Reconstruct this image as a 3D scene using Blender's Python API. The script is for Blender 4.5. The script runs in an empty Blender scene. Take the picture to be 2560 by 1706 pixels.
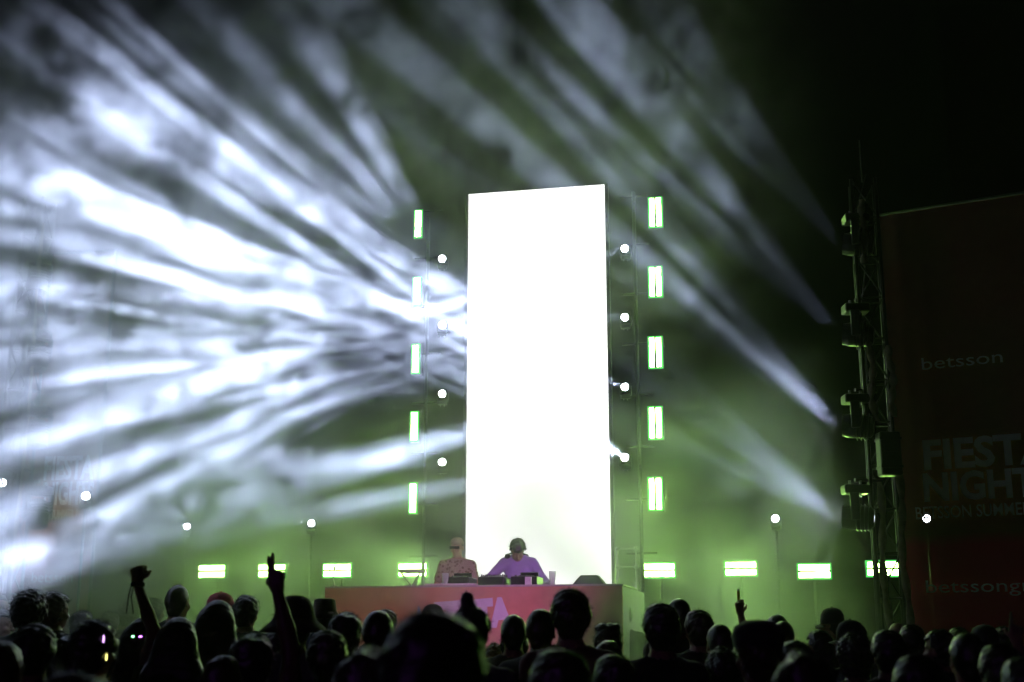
import bpy, bmesh, math, random
import numpy as np
from mathutils import Vector, Matrix, Euler
R = math.radians
sc = bpy.context.scene
col = sc.collection
# ------------------------------------------------------------------ camera
F, CX, CY, PITCH = 3155.0, 1280.0, 853.0, R(13.3)      # focal length and centre in photo pixels (2560 x 1706)
CAM = Vector((0, 0, 1.55))
cd = bpy.data.cameras.new('camera'); cam = bpy.data.objects.new('camera', cd); col.objects.link(cam)
cam.location = CAM; cam.rotation_euler = (R(90) + PITCH, 0, 0)
cd.sensor_width = 36; cd.lens = F / 2560 * 36; cd.clip_start = .05; cd.clip_end = 2000
cd.dof.use_dof = True; cd.dof.focus_distance = 16.0; cd.dof.aperture_fstop = 2.6
sc.camera = cam
# ------------------------------------------------------------------ night sky, exposure
w = bpy.data.worlds.new('World'); sc.world = w; w.use_nodes = True
bg = w.node_tree.nodes['Background']
sky = w.node_tree.nodes.new('ShaderNodeTexSky'); sky.sky_type = 'NISHITA'; sky.sun_disc = False
sky.sun_elevation = R(-6); sky.sun_rotation = R(200)
w.node_tree.links.new(sky.outputs[0], bg.inputs[0]); bg.inputs[1].default_value = 0.0035
sc.view_settings.view_transform = 'Standard'; sc.view_settings.look = 'None'
sc.view_settings.gamma = 1; sc.view_settings.exposure = 0; sc.view_settings.use_curve_mapping = False
cy = sc.cycles
cy.volume_bounces = 0; cy.max_bounces = 5; cy.diffuse_bounces = 2; cy.glossy_bounces = 2; cy.transmission_bounces = 4
cy.transparent_max_bounces = 12; cy.use_denoising = True; cy.use_adaptive_sampling = True; cy.adaptive_threshold = .08; cy.adaptive_min_samples = 56; cy.volume_step_rate = 1; cy.volume_max_steps = 128
cy.sample_clamp_indirect = 3.0; cy.caustics_reflective = False; cy.caustics_refractive = False
rnd = random.Random(7)

def ray(px, py):
    d = Vector(((px - CX) / F, 1, (CY - py) / F)); c, s = math.cos(PITCH), math.sin(PITCH)
    return Vector((d.x, d.y * c - d.z * s, d.y * s + d.z * c))
def atY(px, py, Y):
    r = ray(px, py); return CAM + r * (Y / r.y)
# stage frame: u runs along the stage front (right side nearer), v runs away from the audience
TH = R(12); UX = Vector((math.cos(TH), -math.sin(TH), 0)); VX = Vector((math.sin(TH), math.cos(TH), 0)); ORG = Vector((.36, 18.7, 0))
def st(u, v, z): return ORG + UX * u + VX * v + Vector((0, 0, z))
def onplane(px, py, p, n):
    r = ray(px, py); return CAM + r * ((p - CAM).dot(n) / r.dot(n))
def stv(px, py, v):                       # pixel on the stage plane at depth v -> (u, z)
    p = onplane(px, py, ORG + VX * v, VX) - ORG
    return p.dot(UX), p.z
# ------------------------------------------------------------------ materials
def mat(name, c, rough=.6, metal=0, var=.0, scale=8, bump=0, spec=.5, sheen=0, emis=None, es=0):
    m = bpy.data.materials.new(name); m.use_nodes = True; nt = m.node_tree; b = nt.nodes['Principled BSDF']
    b.inputs['Base Color'].default_value = (*c, 1); b.inputs['Roughness'].default_value = rough
    b.inputs['Metallic'].default_value = metal; b.inputs['Specular IOR Level'].default_value = spec
    if sheen: b.inputs['Sheen Weight'].default_value = sheen
    if emis: b.inputs['Emission Color'].default_value = (*emis, 1); b.inputs['Emission Strength'].default_value = es
    if var or bump:
        tc = nt.nodes.new('ShaderNodeTexCoord'); n = nt.nodes.new('ShaderNodeTexNoise'); n.inputs['Scale'].default_value = scale
        n.inputs['Detail'].default_value = 5; nt.links.new(tc.outputs['Object'], n.inputs['Vector'])
        if var:
            r = nt.nodes.new('ShaderNodeValToRGB'); e = r.color_ramp.elements
            e[0].position, e[1].position = .3, .7
            e[0].color = (*[max(0, x * (1 - var)) for x in c], 1); e[1].color = (*[min(1, x * (1 + var)) for x in c], 1)
            nt.links.new(n.outputs[0], r.inputs[0]); nt.links.new(r.outputs[0], b.inputs['Base Color'])
        if bump:
            bp = nt.nodes.new('ShaderNodeBump'); bp.inputs['Strength'].default_value = bump; bp.inputs['Distance'].default_value = .02
            nt.links.new(n.outputs[0], bp.inputs['Height']); nt.links.new(bp.outputs[0], b.inputs['Normal'])
    return m
def emission(name, c, s, sample=False):
    m = bpy.data.materials.new(name); m.use_nodes = True; nt = m.node_tree; nt.nodes.clear()
    e = nt.nodes.new('ShaderNodeEmission'); e.inputs[0].default_value = (*c, 1); e.inputs[1].default_value = s
    o = nt.nodes.new('ShaderNodeOutputMaterial'); nt.links.new(e.outputs[0], o.inputs[0])
    if not sample: m.cycles.emission_sampling = 'NONE'
    return m
GREEN = (.48, 1.0, .19)
M = dict(
    asphalt=mat('asphalt', (.045, .045, .048), .85, var=.3, scale=3, bump=.3),
    deck=mat('stage_deck', (.03, .03, .03), .6, var=.2, scale=4),
    skirt=mat('black_cloth', (.015, .015, .016), .9, var=.2),
    alu=mat('aluminium', (.32, .32, .33), .35, 1, var=.1, scale=20),
    black=mat('black_paint', (.012, .012, .013), .42, var=.2, scale=12, bump=.05),
    shell=mat('black_plastic', (.014, .014, .015), .3, var=.2, scale=15),
    cable=mat('rubber_cable', (.01, .01, .01), .5),
    strap=mat('pale_cloth', (.34, .30, .20), .85, var=.25, scale=14, bump=.2),
    screen=emission('led_screen_white', (1, .985, .985), 1.7, True),
    tube=emission('green_led', GREEN, 92, True),
    glow=emission('green_halo', (.14, 1.0, .2), 1.0),  # dim emission imitating the green bloom around the tubes
    lens=emission('beam_lens', (.86, .92, 1), 60),
    glassl=mat('dark_lens', (.02, .02, .025), .08, spec=.8),
    wood=mat('booth_top', (.5, .45, .42), .5, var=.1),
    side=mat('booth_side', (.62, .62, .58), .6, var=.06, scale=3),
    steel=mat('steel', (.5, .5, .5), .3, 1),
    skin=mat('skin', (.42, .25, .17), .5, var=.08, scale=20),
    skin2=mat('dark_skin', (.16, .085, .055), .45, var=.08, scale=20),
    pages=mat('white_card', (.75, .72, .70), .6, var=.05),
    wing=mat('gear_black', (.02, .02, .022), .35, var=.2, scale=30),
    knob=mat('gear_knob', (.08, .08, .085), .4),
    disp=emission('gear_display', (.8, .7, 1), 1.5),
    band=mat('tan_cloth', (.36, .29, .2), .85, var=.15, scale=40),
    felt=mat('brown_felt', (.055, .038, .025), .9, var=.2, scale=30, sheen=.3),
    capk=mat('black_cap', (.02, .02, .022), .8, var=.2, scale=30, sheen=.2),
    capr=mat('red_cap', (.5, .05, .09), .7, var=.12, scale=30),
    yellow=mat('yellow_cloth', (.55, .45, .04), .8, var=.2, scale=20),
    pink=mat('pink_cloth', (.65, .06, .16), .75, var=.15, scale=20),
    gold=mat('straw_flower', (.62, .42, .07), .8, var=.3, scale=60),
)
gm = bpy.data.materials.new('clear_plastic'); gm.use_nodes = True
gb = gm.node_tree.nodes['Principled BSDF']; gb.inputs['Base Color'].default_value = (.9, .95, .92, 1); gb.inputs['Roughness'].default_value = .08
gb.inputs['Alpha'].default_value = .35
M['cup'] = gm
def hairmat(name, c): return mat(name, c, .32, var=.35, scale=45, bump=.3, spec=.9)
H = dict(black=hairmat('black_hair', (.018, .015, .013)), brown=hairmat('brown_hair', (.035, .02, .012)),
         blond=hairmat('blond_hair', (.32, .2, .075)), grey=hairmat('grey_hair', (.12, .115, .11)))
SH = [mat('shirt_%s' % n, c, .85, var=.12, scale=9, bump=.25, sheen=.2) for n, c in (
    ('black', (.015, .015, .016)), ('navy', (.02, .025, .06)), ('maroon', (.09, .02, .02)), ('grey', (.11, .11, .115)),
    ('white', (.5, .5, .5)), ('olive', (.06, .06, .035)), ('blue', (.05, .08, .18)))]
TR = mat('dark_trousers', (.025, .028, .04), .85, var=.15, scale=9)
SHOE = mat('shoe_leather', (.03, .03, .03), .5)
def coral(name, axis, stops):             # printed graphic: soft colour fields across a panel
    m = bpy.data.materials.new(name); m.use_nodes = True; nt = m.node_tree; b = nt.nodes['Principled BSDF']
    b.inputs['Roughness'].default_value = .75
    tc = nt.nodes.new('ShaderNodeTexCoord'); n = nt.nodes.new('ShaderNodeTexNoise'); n.inputs['Scale'].default_value = .55
    n.inputs['Detail'].default_value = 2; nt.links.new(tc.outputs['Object'], n.inputs['Vector'])
    n2 = nt.nodes.new('ShaderNodeTexNoise'); n2.inputs['Scale'].default_value = 9; n2.inputs['Detail'].default_value = 6
    nt.links.new(tc.outputs['Object'], n2.inputs['Vector'])
    r = nt.nodes.new('ShaderNodeValToRGB'); e = r.color_ramp.elements
    e[0].position = stops[0][0]; e[0].color = (*stops[0][1], 1); e[1].position = stops[-1][0]; e[1].color = (*stops[-1][1], 1)
    for p, c in stops[1:-1]: k = e.new(p); k.color = (*c, 1)
    nt.links.new(n.outputs[0], r.inputs[0])
    mx = nt.nodes.new('ShaderNodeMixRGB'); mx.blend_type = 'MULTIPLY'; mx.inputs[0].default_value = .25
    nt.links.new(r.outputs[0], mx.inputs[1]); nt.links.new(n2.outputs[0], mx.inputs[2]); nt.links.new(mx.outputs[0], b.inputs['Base Color'])
    bp = nt.nodes.new('ShaderNodeBump'); bp.inputs['Strength'].default_value = .15; nt.links.new(n2.outputs[0], bp.inputs['Height'])
    nt.links.new(bp.outputs[0], b.inputs['Normal'])
    return m
M['coral'] = coral('booth_print', 0, [(.3, (.82, .62, .46)), (.5, (.8, .4, .24)), (.7, (.74, .55, .36))])
M['banner'] = coral('banner_print', 0, [(.3, (.32, .15, .07)), (.5, (.38, .13, .08)), (.7, (.3, .17, .08))])
M['banner'].node_tree.nodes['Principled BSDF'].inputs['Alpha'].default_value = .84
nt = M['banner'].node_tree; mx = [n for n in nt.nodes if n.type == 'MIX_RGB'][0]        # crimson band printed along the foot of the banner
tc = nt.nodes.new('ShaderNodeTexCoord'); sp = nt.nodes.new('ShaderNodeSeparateXYZ'); nt.links.new(tc.outputs['Object'], sp.inputs[0])
rg = nt.nodes.new('ShaderNodeMapRange'); nt.links.new(sp.outputs[2], rg.inputs[0]); rg.inputs[1].default_value = 2.75; rg.inputs[2].default_value = 2.6
m2 = nt.nodes.new('ShaderNodeMixRGB'); nt.links.new(rg.outputs[0], m2.inputs[0]); nt.links.new(mx.outputs[0], m2.inputs[1]); m2.inputs[2].default_value = (.6, .05, .09, 1)
nt.links.new(m2.outputs[0], nt.nodes['Principled BSDF'].inputs['Base Color'])
M['print_white'] = mat('print_white', (.78, .78, .80), .7, var=.04)
M['print_blue'] = mat('print_blue', (.1, .35, .75), .7, var=.04)
# ------------------------------------------------------------------ object helpers
def tag(o, label=None, cat=None, group=None, kind=None):
    for k, v in (('label', label), ('category', cat), ('group', group), ('kind', kind)):
        if v: o[k] = v
    return o
def empty(name, loc=(0, 0, 0), rz=0, **k):
    o = bpy.data.objects.new(name, None); col.objects.link(o); o.empty_display_size = .1
    o.location = loc; o.rotation_euler = (0, 0, rz); return tag(o, **k)
def link(name, me, m=None, parent=None, smooth=False):
    if m is not None and not me.materials: me.materials.append(m)
    if smooth: me.polygons.foreach_set('use_smooth', [True] * len(me.polygons))
    o = bpy.data.objects.new(name, me); col.objects.link(o); o.parent = parent; return o
class MB:
    def __init__(s): s.v = []; s.f = []
    def add(s, vs, fs):
        b = len(s.v); s.v += [tuple(x) for x in vs]; s.f += [tuple(i + b for i in f) for f in fs]
    def box(s, c, d, rot=None, bev=0):
        bm = bmesh.new(); bmesh.ops.create_cube(bm, size=1)
        bmesh.ops.scale(bm, vec=d, verts=bm.verts)
        if bev: bmesh.ops.bevel(bm, geom=bm.edges[:], offset=bev, segments=2, affect='EDGES', profile=.5)
        mx = Matrix.Translation(c) @ (rot.to_matrix().to_4x4() if rot is not None else Matrix())
        bm.transform(mx); bm.verts.index_update()
        s.add([v.co[:] for v in bm.verts], [[v.index for v in f.verts] for f in bm.faces]); bm.free(); return s
    def tube(s, pts, r, n=8, caps=True):
        pts = [Vector(p) for p in pts]; rr = r if isinstance(r, (list, tuple)) else [r] * len(pts); vs = []; fs = []
        for i, p in enumerate(pts):
            d = (pts[min(i + 1, len(pts) - 1)] - pts[max(i - 1, 0)]).normalized()
            a = d.orthogonal().normalized() if i == 0 else (a - d * a.dot(d)).normalized()
            b = d.cross(a)
            vs += [p + (a * math.cos(t * math.tau / n) + b * math.sin(t * math.tau / n)) * rr[i] for t in range(n)]
        for i in range(len(pts) - 1):
            fs += [(i * n + t, i * n + (t + 1) % n, (i + 1) * n + (t + 1) % n, (i + 1) * n + t) for t in range(n)]
        if caps: fs += [tuple(range(n))[::-1], tuple(range((len(pts) - 1) * n, len(pts) * n))]
        s.add(vs, fs); return s
    def lathe(s, prof, n=24, c=(0, 0, 0), sx=1, sy=1):
        vs = []; fs = []
        for r, z in prof:
            vs += [(c[0] + r * sx * math.cos(t * math.tau / n), c[1] + r * sy * math.sin(t * math.tau / n), c[2] + z) for t in range(n)]
        for i in range(len(prof) - 1):
            fs += [(i * n + t, i * n + (t + 1) % n, (i + 1) * n + (t + 1) % n, (i + 1) * n + t) for t in range(n)]
        s.add(vs, fs); return s
    def mesh(s, name):
        me = bpy.data.meshes.new(name); me.from_pydata(s.v, [], s.f); me.validate(); return me
    def build(s, name, m, parent=None, smooth=False): return link(name, s.mesh(name), m, parent, smooth)
def copy_tree(o, parent=None):
    c = o.copy(); col.objects.link(c); c.parent = parent
    for ch in list(o.children): copy_tree(ch, c)
    return c
def text_mesh(txt, bold=.0):
    cu = bpy.data.curves.new('lettering', 'FONT'); cu.body = txt; cu.offset = bold; cu.extrude = .002; cu.resolution_u = 3
    o = bpy.data.objects.new('lettering', cu); col.objects.link(o)
    dg = bpy.context.evaluated_depsgraph_get(); me = bpy.data.meshes.new_from_object(o.evaluated_get(dg))
    bpy.data.objects.remove(o); return me
def place_text(name, txt, m, parent, A, B, h, n, bold=0, proud=.006):
    """lettering on a plane: A, B = the ends of the baseline in parent space, h = cap height, n = plane normal towards the viewer"""
    me = text_mesh(txt, bold); vs = [v.co.copy() for v in me.vertices]
    x0, x1 = min(v.x for v in vs), max(v.x for v in vs)
    top = max(v.y for v in vs); X = (B - A); L = X.length; X.normalize(); Z = n.cross(X).normalized()
    for v in me.vertices:
        v.co = A + X * ((v.co.x - x0) / (x1 - x0) * L) + Z * (v.co.y / top * h) + n * (proud + v.co.z)
    return link(name, me, m, parent)
def local(root, p): return root.matrix_world.inverted() @ p
def setm(o, loc, rz):
    o.location = loc; o.rotation_euler = (0, 0, rz); o.matrix_world = Matrix.Translation(loc) @ Matrix.Rotation(rz, 4, 'Z')
# ------------------------------------------------------------------ the setting
g = MB(); g.add([(-300, -300, 0), (300, -300, 0), (300, 300, 0), (-300, 300, 0)], [(0, 1, 2, 3)])
tag(g.build('ground', M['asphalt']), kind='structure')
DECK = 1.08
s = empty('stage', ORG, -TH); tag(s, kind='structure')
MB().box((.3, .3, DECK - .06), (13.4, 8.6, .12)).build('stage_floor', M['deck'], s)
MB().box((.3, -4.0, (DECK - .12) / 2), (13.4, .03, DECK - .12)).build('stage_skirt', M['skirt'], s)

# ------------------------------------------------------------------ LED wall
ua, zt = stv(1077 * 1.088, 445 * 1.088, 0); ub, zt2 = stv(1389 * 1.088, 426 * 1.088, 0)
zt = (zt + zt2) / 2
lw = empty('led_wall', ORG, -TH, label='tall glaring white LED wall standing behind the DJ booth', cat='LED screen')
MB().box(((ua + ub) / 2, 0, (zt + DECK + .12) / 2), (ub - ua, .004, zt - DECK - .12)).build('screen', M['screen'], lw)
MB().box(((ua + ub) / 2, .055, (zt + DECK + .1) / 2), (ub - ua + .012, .1, zt - DECK - .1)).build('cabinet_back', M['black'], lw)
for x in (ua - .03, ub + .03):
    MB().box((x, .04, (zt + DECK) / 2), (.045, .14, zt - DECK)).build('frame_post', M['black'], lw)
for x in (ua + .4, ub - .4):
    MB().tube([(x, .2, zt - .2), (x, 1.6, DECK)], .03).build('rear_brace', M['alu'], lw)

# ------------------------------------------------------------------ truss
def truss(name, A, B, wdt, label, parent_kind=None, m=None, step=.5):
    """square box truss from A to B; parts: chords, braces"""
    A, B = Vector(A), Vector(B); ax = (B - A); L = ax.length; ax.normalize()
    p = UX.copy() if abs(ax.dot(UX)) < .7 else VX.copy(); q = ax.cross(p).normalized(); p = q.cross(ax).normalized()
    root = empty(name, A, 0, label=label, cat='truss'); m = m or M['alu']
    off = [(p * a + q * b) * wdt / 2 for a, b in ((-1, -1), (1, -1), (1, 1), (-1, 1))]
    for o in off: MB().tube([o, o + ax * L], .024, 8).build('chord', m, root, True)
    n = max(1, int(L / step))
    for i in range(4):
        b = MB()
        for k in range(n):
            a0, a1 = off[i], off[(i + 1) % 4]
            if k % 2: a0, a1 = a1, a0
            b.tube([a0 + ax * (L * k / n), a1 + ax * (L * (k + 1) / n)], .011, 5)
            b.tube([off[i] + ax * (L * k / n), off[(i + 1) % 4] + ax * (L * k / n)], .011, 5)
        b.build('lacing', m, root, True)
    return root
SK = 1.088
uL, _ = stv(988 * SK, 900 * SK, .35); uR, _ = stv(1470 * SK, 900 * SK, .35)
for u_, zt_, sd_ in ((uL, 8.1, 'left'), (uR, 8.3, 'right')):
    r = empty('light_pole', st(u_, .12, DECK), -TH, label='slim black pole carrying lights just %s of the LED wall' % sd_, cat='pole')
    MB().tube([(0, 0, 0), (0, 0, zt_ - DECK)], .028).build('pipe', M['black'], r, True); MB().box((0, 0, .01), (.5, .5, .02), bev=.005).build('base_plate', M['black'], r)
    for q in range(9): MB().tube([(-.22, 0, .9 + q * .78), (.22, 0, .9 + q * .78)], .016).build('crossbar', M['black'], r, True)
# ------------------------------------------------------------------ fixtures
def led_bar(c, vertical, w, h, gap, label, group):
    """twin-tube green strobe bar, facing the audience"""
    r = empty('led_bar', c, -TH, label=label, cat='stage light', group=group)
    W, Hh = (w, h)
    MB().box((0, .05, 0), (W + .07, .08, Hh + .07), bev=.01).build('housing', M['shell'], r)
    MB().box((0, .006, 0), (W + .06, .02, Hh + .06), bev=.006).build('halo_rim', M['glow'], r)  # glowing border added round the tubes to imitate their halo
    for s_ in (-1, 1):
        if vertical: MB().box((s_ * (W / 4 + gap / 4), 0, 0), (W / 2 - gap / 2, .03, Hh)).build('tube', M['tube'], r)
        else: MB().box((0, 0, s_ * (Hh / 4 + gap / 4)), (W, .03, Hh / 2 - gap / 2)).build('tube', M['tube'], r)
    if gap > .01: MB().box((0, -.012, 0), ((gap, .02, Hh + .03) if vertical else (W + .03, .02, gap))).build('divider', M['shell'], r)
    MB().tube([(0, .08, 0), (0, .24, 0)], .018).build('clamp', M['black'], r)
    return r
ORD = ['top', 'second', 'third', 'fourth', 'lowest']
for i, y in enumerate((515, 670, 825, 980, 1145)):
    u, z = stv((961 - i * 3) * SK, y * SK, .05)
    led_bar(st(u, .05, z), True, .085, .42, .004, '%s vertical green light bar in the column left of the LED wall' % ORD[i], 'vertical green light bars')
for i, y in enumerate((488, 648, 810, 972, 1135)):
    u, z = stv(1506 * SK, y * SK, .05)
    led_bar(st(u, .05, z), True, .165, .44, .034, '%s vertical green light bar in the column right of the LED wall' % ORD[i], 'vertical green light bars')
FB = [(487, 1313, 'outermost horizontal green bar at the left, above the dark heads'), (625, 1312, 'horizontal green bar behind the raised pointing hand'),
      (775, 1311, 'horizontal green bar above the left end of the DJ booth'), (948, 1310, 'horizontal green bar next to the DJ in the patterned shirt'),
      (1515, 1311, 'horizontal green bar just right of the DJ booth'), (1702, 1307, 'horizontal green bar above the raised hand with the lighter'),
      (1871, 1313, 'third horizontal green bar right of the DJ booth'), (2030, 1307, 'horizontal green bar partly hidden by the right tower')]
for x, y, lab in FB:
    u, z = stv(x * SK, y * SK, .6)
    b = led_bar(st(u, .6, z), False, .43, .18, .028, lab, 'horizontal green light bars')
    MB().tube([(0, .24, .0), (0, .24, DECK - z)], .02).build('stand', M['black'], b)

def gobo_spot(parent, P, T, E, ang, scale, thr, seed, colr, blend=.3, soft_r=.09, lo=.015, soft=.10):
    l = bpy.data.lights.new('beam', 'SPOT'); l.energy = E; l.spot_size = R(ang); l.spot_blend = blend; l.shadow_soft_size = soft_r; l.color = colr
    if scale:
        l.use_nodes = True; nt = l.node_tree; N = nt.nodes; em = N['Emission']
        tc = N.new('ShaderNodeTexCoord'); sp = N.new('ShaderNodeSeparateXYZ'); nt.links.new(tc.outputs['Normal'], sp.inputs[0])
        cb = N.new('ShaderNodeCombineXYZ')
        for k in (0, 1):
            d = N.new('ShaderNodeMath'); d.operation = 'DIVIDE'; nt.links.new(sp.outputs[k], d.inputs[0]); nt.links.new(sp.outputs[2], d.inputs[1])
            nt.links.new(d.outputs[0], cb.inputs[k])
        cb.inputs[2].default_value = seed * 7.3
        no = N.new('ShaderNodeTexNoise'); no.inputs['Scale'].default_value = scale; no.inputs['Detail'].default_value = 1.5
        nt.links.new(cb.outputs[0], no.inputs['Vector'])
        mr = N.new('ShaderNodeMapRange'); mr.interpolation_type = 'SMOOTHSTEP'
        mr.inputs[1].default_value = thr; mr.inputs[2].default_value = thr + soft; mr.inputs[3].default_value = lo; mr.inputs[4].default_value = 1
        nt.links.new(no.outputs[0], mr.inputs[0]); nt.links.new(mr.outputs[0], em.inputs[1])
    o = bpy.data.objects.new('beam', l); col.objects.link(o); o.parent = parent
    o.location = P; o.rotation_euler = (T - P).to_track_quat('-Z', 'Y').to_euler()
    return o
def fan_spot(parent, P, T0, T1, E, thin, scale, thr, seed, colr, soft=.11, lo=.05, soft_r=None):
    """linear-prism fan: a flat sheet of rays between the directions of T0 and T1, broken into streaks by a gobo"""
    soft_r = soft_r or (.04 if thin < 4 else .1)
    d0, d1 = (T0 - P).normalized(), (T1 - P).normalized(); aim = (d0 + d1).normalized(); fan = d0.angle(d1)
    ya = (d1 - d0); ya = (ya - aim * ya.dot(aim)).normalized(); za = -aim; xa = ya.cross(za)
    o = gobo_spot(parent, P, P + aim, E, math.degrees(fan), scale, thr, seed, colr, .12, soft_r, lo, soft)
    q = Matrix((xa, ya, za)).transposed(); o.rotation_euler = q.to_euler(); o.scale = (math.tan(R(thin) / 2) / math.tan(fan / 2), 1, 1)
    return o
def moving_head(pos, aim, size, hang, label, group, spots=(), lit=True, pole=None, fans=()):
    """beam fixture with its base, yoke, head and lens; pos is the middle of the head, aim a world point, spots the light it throws"""
    d = (Vector(aim) - pos).normalized()
    yaw = math.atan2(-d.x, d.y); q = Matrix.Rotation(-yaw, 4, 'Z') @ d.to_4d()
    tilt = math.atan2(d.z, math.hypot(d.x, d.y)); S = size
    r = empty('moving_head_light', pos, 0, label=label, cat='stage light', group=group)
    sg = 1 if hang else -1
    base = MB().box((0, 0, sg * S * 1.02), (S * .95, S * .72, S * .34), bev=S * .06).build('base', M['shell'], r)
    MB().tube([(-S * .2, 0, sg * S * 1.19), (-S * .2, 0, sg * S * 1.36)], S * .05).build('clamp', M['alu'], base)
    MB().tube([(S * .2, 0, sg * S * 1.19), (S * .2, 0, sg * S * 1.36)], S * .05).build('clamp', M['alu'], base)
    yk = MB()
    for k in (-1, 1): yk.box((k * S * .54, 0, sg * S * .36), (S * .13, S * .34, S * 1.0), bev=S * .05)
    yk.box((0, 0, sg * S * .82), (S * 1.2, S * .36, S * .1), bev=S * .03)
    y_ = yk.build('yoke', M['shell'], r); y_.rotation_euler = (0, 0, yaw)
    hb = MB(); pr = [(.0, -.62), (.3, -.62), (.42, -.5), (.46, -.1), (.46, .28), (.42, .46), (.40, .5)]
    hb.lathe([(a * S, b * S) for a, b in pr], 20, sx=1, sy=1)
    for k in range(4): hb.box((0, 0, (-.42 + k * .14) * S), (S * .96, S * .96, S * .03), bev=S * .01)
    hd = hb.build('head', M['shell'], r, False)
    hd.rotation_euler = d.to_track_quat('Z', 'Y').to_euler()
    ln = MB().lathe([(0, .47 * S), (.2 * S, .465 * S), (.37 * S, .44 * S)], 20).build('lens', M['lens'] if lit else M['glassl'], hd)
    MB().lathe([(.375 * S, .44 * S), (.375 * S, .52 * S), (.42 * S, .52 * S), (.42 * S, .44 * S)], 20).build('lens_ring', M['black'], hd)
    for (T, E, ang, scale, thr, seed, colr) in spots:
        T = Vector(T); dd = (T - pos).normalized()
        gobo_spot(r, d * (S * .6), T - pos, E, ang, scale, thr, seed, colr)
    for (T0, T1, E, thin, scale, thr, seed) in fans:
        fan_spot(r, d * (S * .6), T0 - pos, T1 - pos, E, thin, scale, thr, seed, WHT)
    if pole is not None:
        MB().tube([(0, 0, -S * 1.36), (0, 0, pole - pos.z)], .02).build('stand', M['black'], r)
    return r
WHT = (.58, .68, 1.0)
DS = 2560 / 2353                          # measured on a 2353-pixel-wide view
# heads beside the LED wall: narrow beams towards the upper left of the picture, over the crowd
FAN_L, FAN_R, FAN_T = 60000, 210000, 66000
NM4 = ['top', 'second', 'third', 'lowest']
for i, y in enumerate((595, 747, 905, 1062)):
    u, z = stv(1017 * SK, y * SK, -.1); P = st(u, -.1, z)
    f0, f1 = [((760, 40), (150, 420)), ((150, 300), (0, 700)), ((100, 620), (0, 960)), ((60, 900), (0, 1180))][i]
    moving_head(P, atY(700, y * SK + 40, 8), .145, False, '%s moving head light with bright lens just left of the LED wall' % NM4[i],
                'moving head lights beside the LED wall', fans=[(atY(f0[0] * DS, f0[1] * DS, 11), atY(f1[0] * DS, f1[1] * DS, 11), FAN_L, 4, 26, .50, i + 1)])
for i, y in enumerate((572, 730, 890, 1052)):
    u, z = stv(1437 * SK, y * SK, -.1); P = st(u, -.1, z)
    f0, f1, dd = [((0, 700), (420, 1320), 11.), ((0, 380), (60, 1180), 11.5), ((330, 130), (0, 800), 10.2), ((640, 30), (0, 560), 10.6)][i]
    moving_head(P, atY(1000, y * SK - 200, 8), .145, False, '%s moving head light with bright lens just right of the LED wall' % NM4[i],
                'moving head lights beside the LED wall', fans=[(atY(f0[0] * DS, f0[1] * DS, dd), atY(f1[0] * DS, f1[1] * DS, dd), FAN_R, 3.0, 34, .49, 40 + i)],
                spots=[(atY(a * DS, b_ * DS, 10.8), e_, g_, 26, .40, 60 + i, WHT) for a, b_, e_, g_ in [[], [], [(210, 1240, 170000, 3.0)], [(60, 1292, 90000, 2.2)]][i]])
ROW = [(430, 1210, (-60, 850, 11), 'moving head light with small bright lens low at the left, above the left crowd'),
       (716, 1203, (200, 850, 11), 'moving head light with bright lens low between the left bars and the booth'),
       (1782, 1192, (1500, 1000, 12), 'moving head light shining a thin beam, low on the right above the crowd'),
       (2130, 1192, (2050, 1050, 12), 'moving head light glaring through the dark banner at the far right'),
       (198, 1140, (130, 1330, 17.6), 'bright flaring lamp in front of the left banner'), (6, 1110, (110, 1400, 17.6), 'bright lamp cut by the left picture edge')]
for i, (x, y, t, lab) in enumerate(ROW):
    vv = [.9, .9, .9, .2, -3.3, -3.5][i]; u, z = stv(x * SK, y * SK, vv); P = st(u, vv, z)
    E = [2500, 1500, 1200, 60, 220, 160][i]
    moving_head(P, atY(x * SK - 250, y * SK - 60, 8), .14, False, lab, 'moving head lights along the back of the stage',
                [(atY(*t), E, [9, 7, 5, 5, 40, 30][i], 14, .40, 21 + i, WHT if i < 4 else (1, .8, .4))], pole=DECK)

# ------------------------------------------------------------------ side towers, brackets and hanging heads
def drape(name, A, B, wd, m, parent, seed):
    rr = random.Random(seed); n = 26; b = MB(); vs = []; fs = []
    for i in range(n + 1):
        t = i / n; p = A.lerp(B, t); ww = wd * (.45 + .55 * abs(math.sin(t * math.pi * 5 + seed)))
        for k in range(5):
            a = (k / 4 - .5) * math.pi
            vs.append(p + Vector((math.sin(a) * ww / 2 + .02 * math.sin(t * 9 + seed), -math.cos(a) * ww / 3, 0)))
    for i in range(n):
        for k in range(4): fs.append((i * 5 + k, i * 5 + k + 1, i * 5 + k + 6, i * 5 + k + 5))
    b.add(vs, fs); return b.build(name, m, parent, True)
PR = atY(2226, 1500, 14.6); PR.z = 0
tr = truss('light_tower', PR, PR + Vector((0, 0, 7.0)), .28, 'dark truss tower with tied pale cloth strips at the right of the stage', m=M['black'])
tr['category'] = 'tower'
for i, (z0, z1, dx) in enumerate(((1.2, 3.3, -.10), (1.7, 3.6, .13), (4.0, 5.0, -.1), (4.05, 4.9, .13), (5.9, 6.7, -.08))):
    drape('cloth_strip', Vector((dx, -.2, z0)), Vector((dx, -.2, z1)), .10, M['strap'], tr, i)
MB().tube([(0, 0, 7.0), (0, 0, 7.55)], .008).build('antenna', M['alu'], tr)
bxr = empty('power_box', PR + Vector((0, -.32, 0)), 0, label='black box strapped to the right light tower', cat='box')
zc = atY(2220, 1140, 14.4).z
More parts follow.
